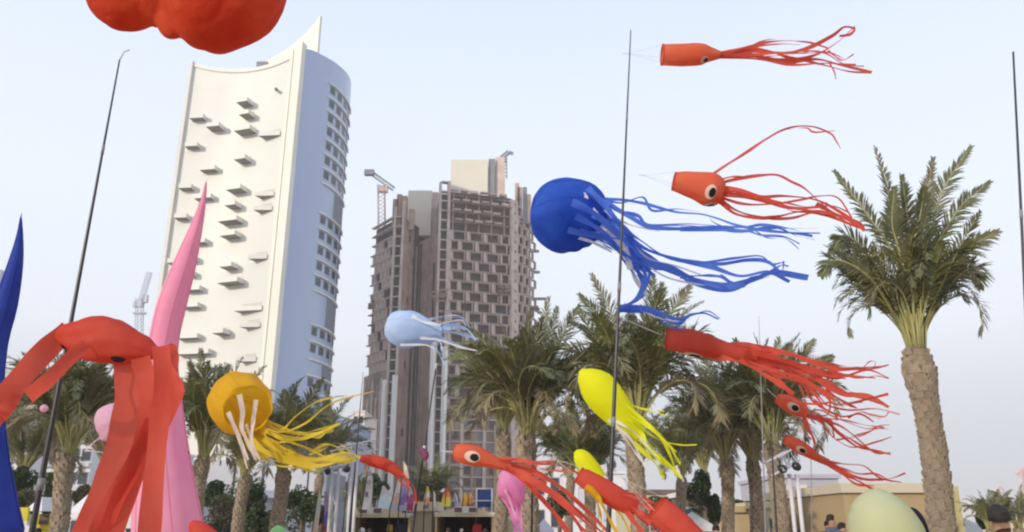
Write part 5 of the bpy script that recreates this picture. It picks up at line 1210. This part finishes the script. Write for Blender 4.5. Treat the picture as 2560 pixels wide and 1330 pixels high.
# pale green leaf-shaped inflatable and the black fin behind it
root = empty('balloon_inflatable', P(2210, 1330, 5), 'large pale green rounded inflatable with a black fin at the bottom right', 'inflatable')
L = Loft([(2146, 1243, 6), (2151, 1248, 32), (2164, 1261, 56), (2184, 1285, 74), (2208, 1320, 84), (2235, 1365, 84), (2270, 1420, 60)], 5.0, wr=.006, seed=3, n=30, wf=.6); L.mesh(44, cap0=True, cap1=True).build('body', PALEGREEN, root)
b = MB(); b.tube(catmull([P(2268, 1273, 5.1), P(2284, 1279, 5.1), P(2298, 1300, 5.1), P(2308, 1335, 5.1), P(2312, 1370, 5.1)], 12), [.006, .014, .02, .024, .027, .030, .032, .034, .036, .036, .036, .036, .036], 10); b.build('fin', DARKCL, root)
blob('round_balloon', [(694, 1336, 19, 22, 0)], 8, MINT, 'mint green round balloon at the bottom edge under the straight palm', 'balloon', voxel=.012, amp=.001)

tent(1336, 1386, 1296, 1326, 26, 'slate blue canopy with pale edge under the red squid streamers', m=mat('slate_canopy', (.30, .30, .42), rough=.8))
# ------------------------------------------------------------------ people (mostly below the frame, heads and shoulders in view)
SKIN = mat('skin', (.34, .19, .13), rough=.6); HAIR = mat('black_hair', (.015, .012, .012), (.03, .025, .022), scale=30, rough=.7)
def person(x, y_head, Y, label, shirt, trousers=None, turn=0.0, lean=0.0, hair=HAIR, arm_up=False, h=None, scarf=None):
    top = P(x, y_head, Y); H = h or top.z; s = H / 1.75
    root = empty('person', (top.x - lean * .5, Y, 0), label, 'person'); root.rotation_euler = (0, 0, turn)
    J = {'pelvis': (0, 0, .95), 'waist': (lean * .25, 0, 1.12), 'chest': (lean * .5, 0, 1.33), 'neck': (lean * .75, 0, 1.47), 'headb': (lean * .9, -.01, 1.56), 'headt': (lean, 0, 1.66),
         'shl': (-.17 + lean * .6, 0, 1.42), 'ell': (-.25 + lean * .6, .03, 1.14), 'hal': (-.20 + lean * .5, -.14, .98), 'shr': (.17 + lean * .6, 0, 1.42), 'elr': (.26 + lean * .6, .02, 1.15), 'har': (.22 + lean * .5, -.18, 1.02),
         'hil': (-.10, 0, .90), 'knl': (-.11, -.02, .50), 'ftl': (-.11, .02, .09), 'tol': (-.12, -.14, .05), 'hir': (.10, 0, .90), 'knr': (.11, -.03, .50), 'ftr': (.11, .02, .09), 'tor': (.12, -.14, .05)}
    if arm_up: J['ell'] = (-.30 + lean * .6, -.12, 1.22); J['hal'] = (-.14, -.26, 1.42)
    rad = dict(pelvis=.145, waist=.125, chest=.155, neck=.055, headb=.075, headt=.085, shl=.075, ell=.048, hal=.038, shr=.075, elr=.048, har=.038, hil=.10, knl=.06, ftl=.042, tol=.035, hir=.10, knr=.06, ftr=.042, tor=.035)
    names = list(J); E = [('pelvis', 'waist'), ('waist', 'chest'), ('chest', 'neck'), ('neck', 'headb'), ('headb', 'headt'), ('chest', 'shl'), ('shl', 'ell'), ('ell', 'hal'), ('chest', 'shr'), ('shr', 'elr'), ('elr', 'har'),
                          ('pelvis', 'hil'), ('hil', 'knl'), ('knl', 'ftl'), ('ftl', 'tol'), ('pelvis', 'hir'), ('hir', 'knr'), ('knr', 'ftr'), ('ftr', 'tor')]
    me = bpy.data.meshes.new('body'); me.from_pydata([tuple(c * s for c in J[n]) for n in names], [(names.index(a), names.index(c)) for a, c in E], [])
    o = bpy.data.objects.new('body', me); col.objects.link(o); o.modifiers.new('k', 'SKIN')
    for i, n in enumerate(names):
        sv = me.skin_vertices[0].data[i]; sv.radius = (rad[n] * s * (1.0), rad[n] * s * (.8 if n in ('chest', 'waist', 'pelvis') else 1)); sv.use_root = n == 'pelvis'
    sb = o.modifiers.new('u', 'SUBSURF'); sb.levels = 2; sb.render_levels = 2
    dg = bpy.context.evaluated_depsgraph_get(); m2 = bpy.data.meshes.new_from_object(o.evaluated_get(dg)); bpy.data.objects.remove(o)
    m2.materials.clear()
    for m in (shirt, trousers or DARKCL, SKIN): m2.materials.append(m)
    for p in m2.polygons:
        z = p.center.z / s; xx = abs(p.center.x / s - lean * .6)
        p.material_index = 2 if z > 1.49 or (xx > .17 and z < 1.12 and z > .9) else (0 if z > .93 else 1); p.use_smooth = True
    ob = bpy.data.objects.new('body', m2); col.objects.link(ob); ob.parent = root
    # hair : shell over the head
    hc = Vector((lean, .012, 1.665)) * s; b = MB(); n1, n2 = 8, 16; vs = []
    for i in range(n1 + 1):
        a = R(112) * i / n1
        for j in range(n2):
            w = 2 * math.pi * j / n2; rr_ = .112 * s * (1 + .04 * noise.noise(Vector((i, j, x))))
            back = 1.0 if math.sin(w) > -.3 else (.72 if i > 4 else 1)
            vs.append(hc + Vector((math.sin(a) * math.cos(w) * .088 / .1, math.sin(a) * math.sin(w), math.cos(a) * 1.02)) * rr_ * back)
    b.add(vs, [(i*n2+j, i*n2+(j+1)%n2, (i+1)*n2+(j+1)%n2, (i+1)*n2+j) for i in range(n1) for j in range(n2)], 0, True)
    me = bpy.data.meshes.new('hair'); me.from_pydata(b.v, [], b.f); me.materials.append(hair); hob = bpy.data.objects.new('hair', me); col.objects.link(hob); hob.parent = root
    return root
person(2080, 1288, 21, 'person in dark grey top leaning, standing left of the pale green inflatable', mat('slate_shirt', (.07, .08, .13), (.10, .11, .16), scale=5), lean=-.10, turn=.4, arm_up=True)
person(2066, 1303, 23, 'person in black clothes, partly hidden behind the leaning one by the ochre block', DARKCL, lean=.05, turn=-.3)
person(2106, 1308, 19.5, 'person in black top at the foot of the ochre block', DARKCL, turn=.8, lean=.08)
person(1790, 1314, 20, 'person with dark hair in front of the white canopy tent', mat('brown_shirt', (.18, .10, .07)), turn=.2)
person(2516, 1272, 8.0, 'person in dark grey blue jacket at the bottom right corner', mat('grey_blue_jacket', (.09, .10, .15), (.14, .10, .13), scale=3), turn=2.6, lean=.05, h=1.78)
person(560, 1322, 26, 'person by the brown green bush under the leaning palm', mat('grey_top', (.2, .2, .2)), turn=-.5)
person(96, 1322, 22, 'person in dark clothes in front of the yellow kiosk', mat('maroon_top', (.12, .06, .07)), turn=.5)

for (x, y, Y, lab, c_) in ((925, 1322, 28, 'person in dark clothes before the left stall', (.05, .05, .07)), (1120, 1321, 28, 'person in brown before the right stall', (.2, .12, .08)),
                          (1215, 1323, 27, 'person in red top beside the red bag at the right stall', (.4, .05, .06)), (640, 1324, 25, 'person beside the mint green balloon', (.3, .3, .34)),
                          (1990, 1322, 24, 'person in grey under the white lighting tower', (.16, .16, .2)), (330, 1322, 24, 'person in olive under the white pyramid canopy', (.16, .16, .1))):
    person(x, y, Y, lab, mat('clothes_%02d%02d' % (int(c_[0] * 99), int(c_[2] * 99)), c_), turn=x * .7)
# air : one closed even volume around the camera and the whole scene
b = MB(); b.box((-1000, -120, -1), (1000, 1000, 156))
hz = bpy.data.materials.new('haze_air'); hz.use_nodes = True; n_ = hz.node_tree.nodes; n_.clear()
v_ = n_.new('ShaderNodeVolumePrincipled'); v_.inputs['Density'].default_value = 0.0005; v_.inputs['Color'].default_value = (.985, .985, .99, 1)
o_ = n_.new('ShaderNodeOutputMaterial'); hz.node_tree.links.new(v_.outputs[0], o_.inputs['Volume'])
tag(b.build('haze', hz), kind='stuff')
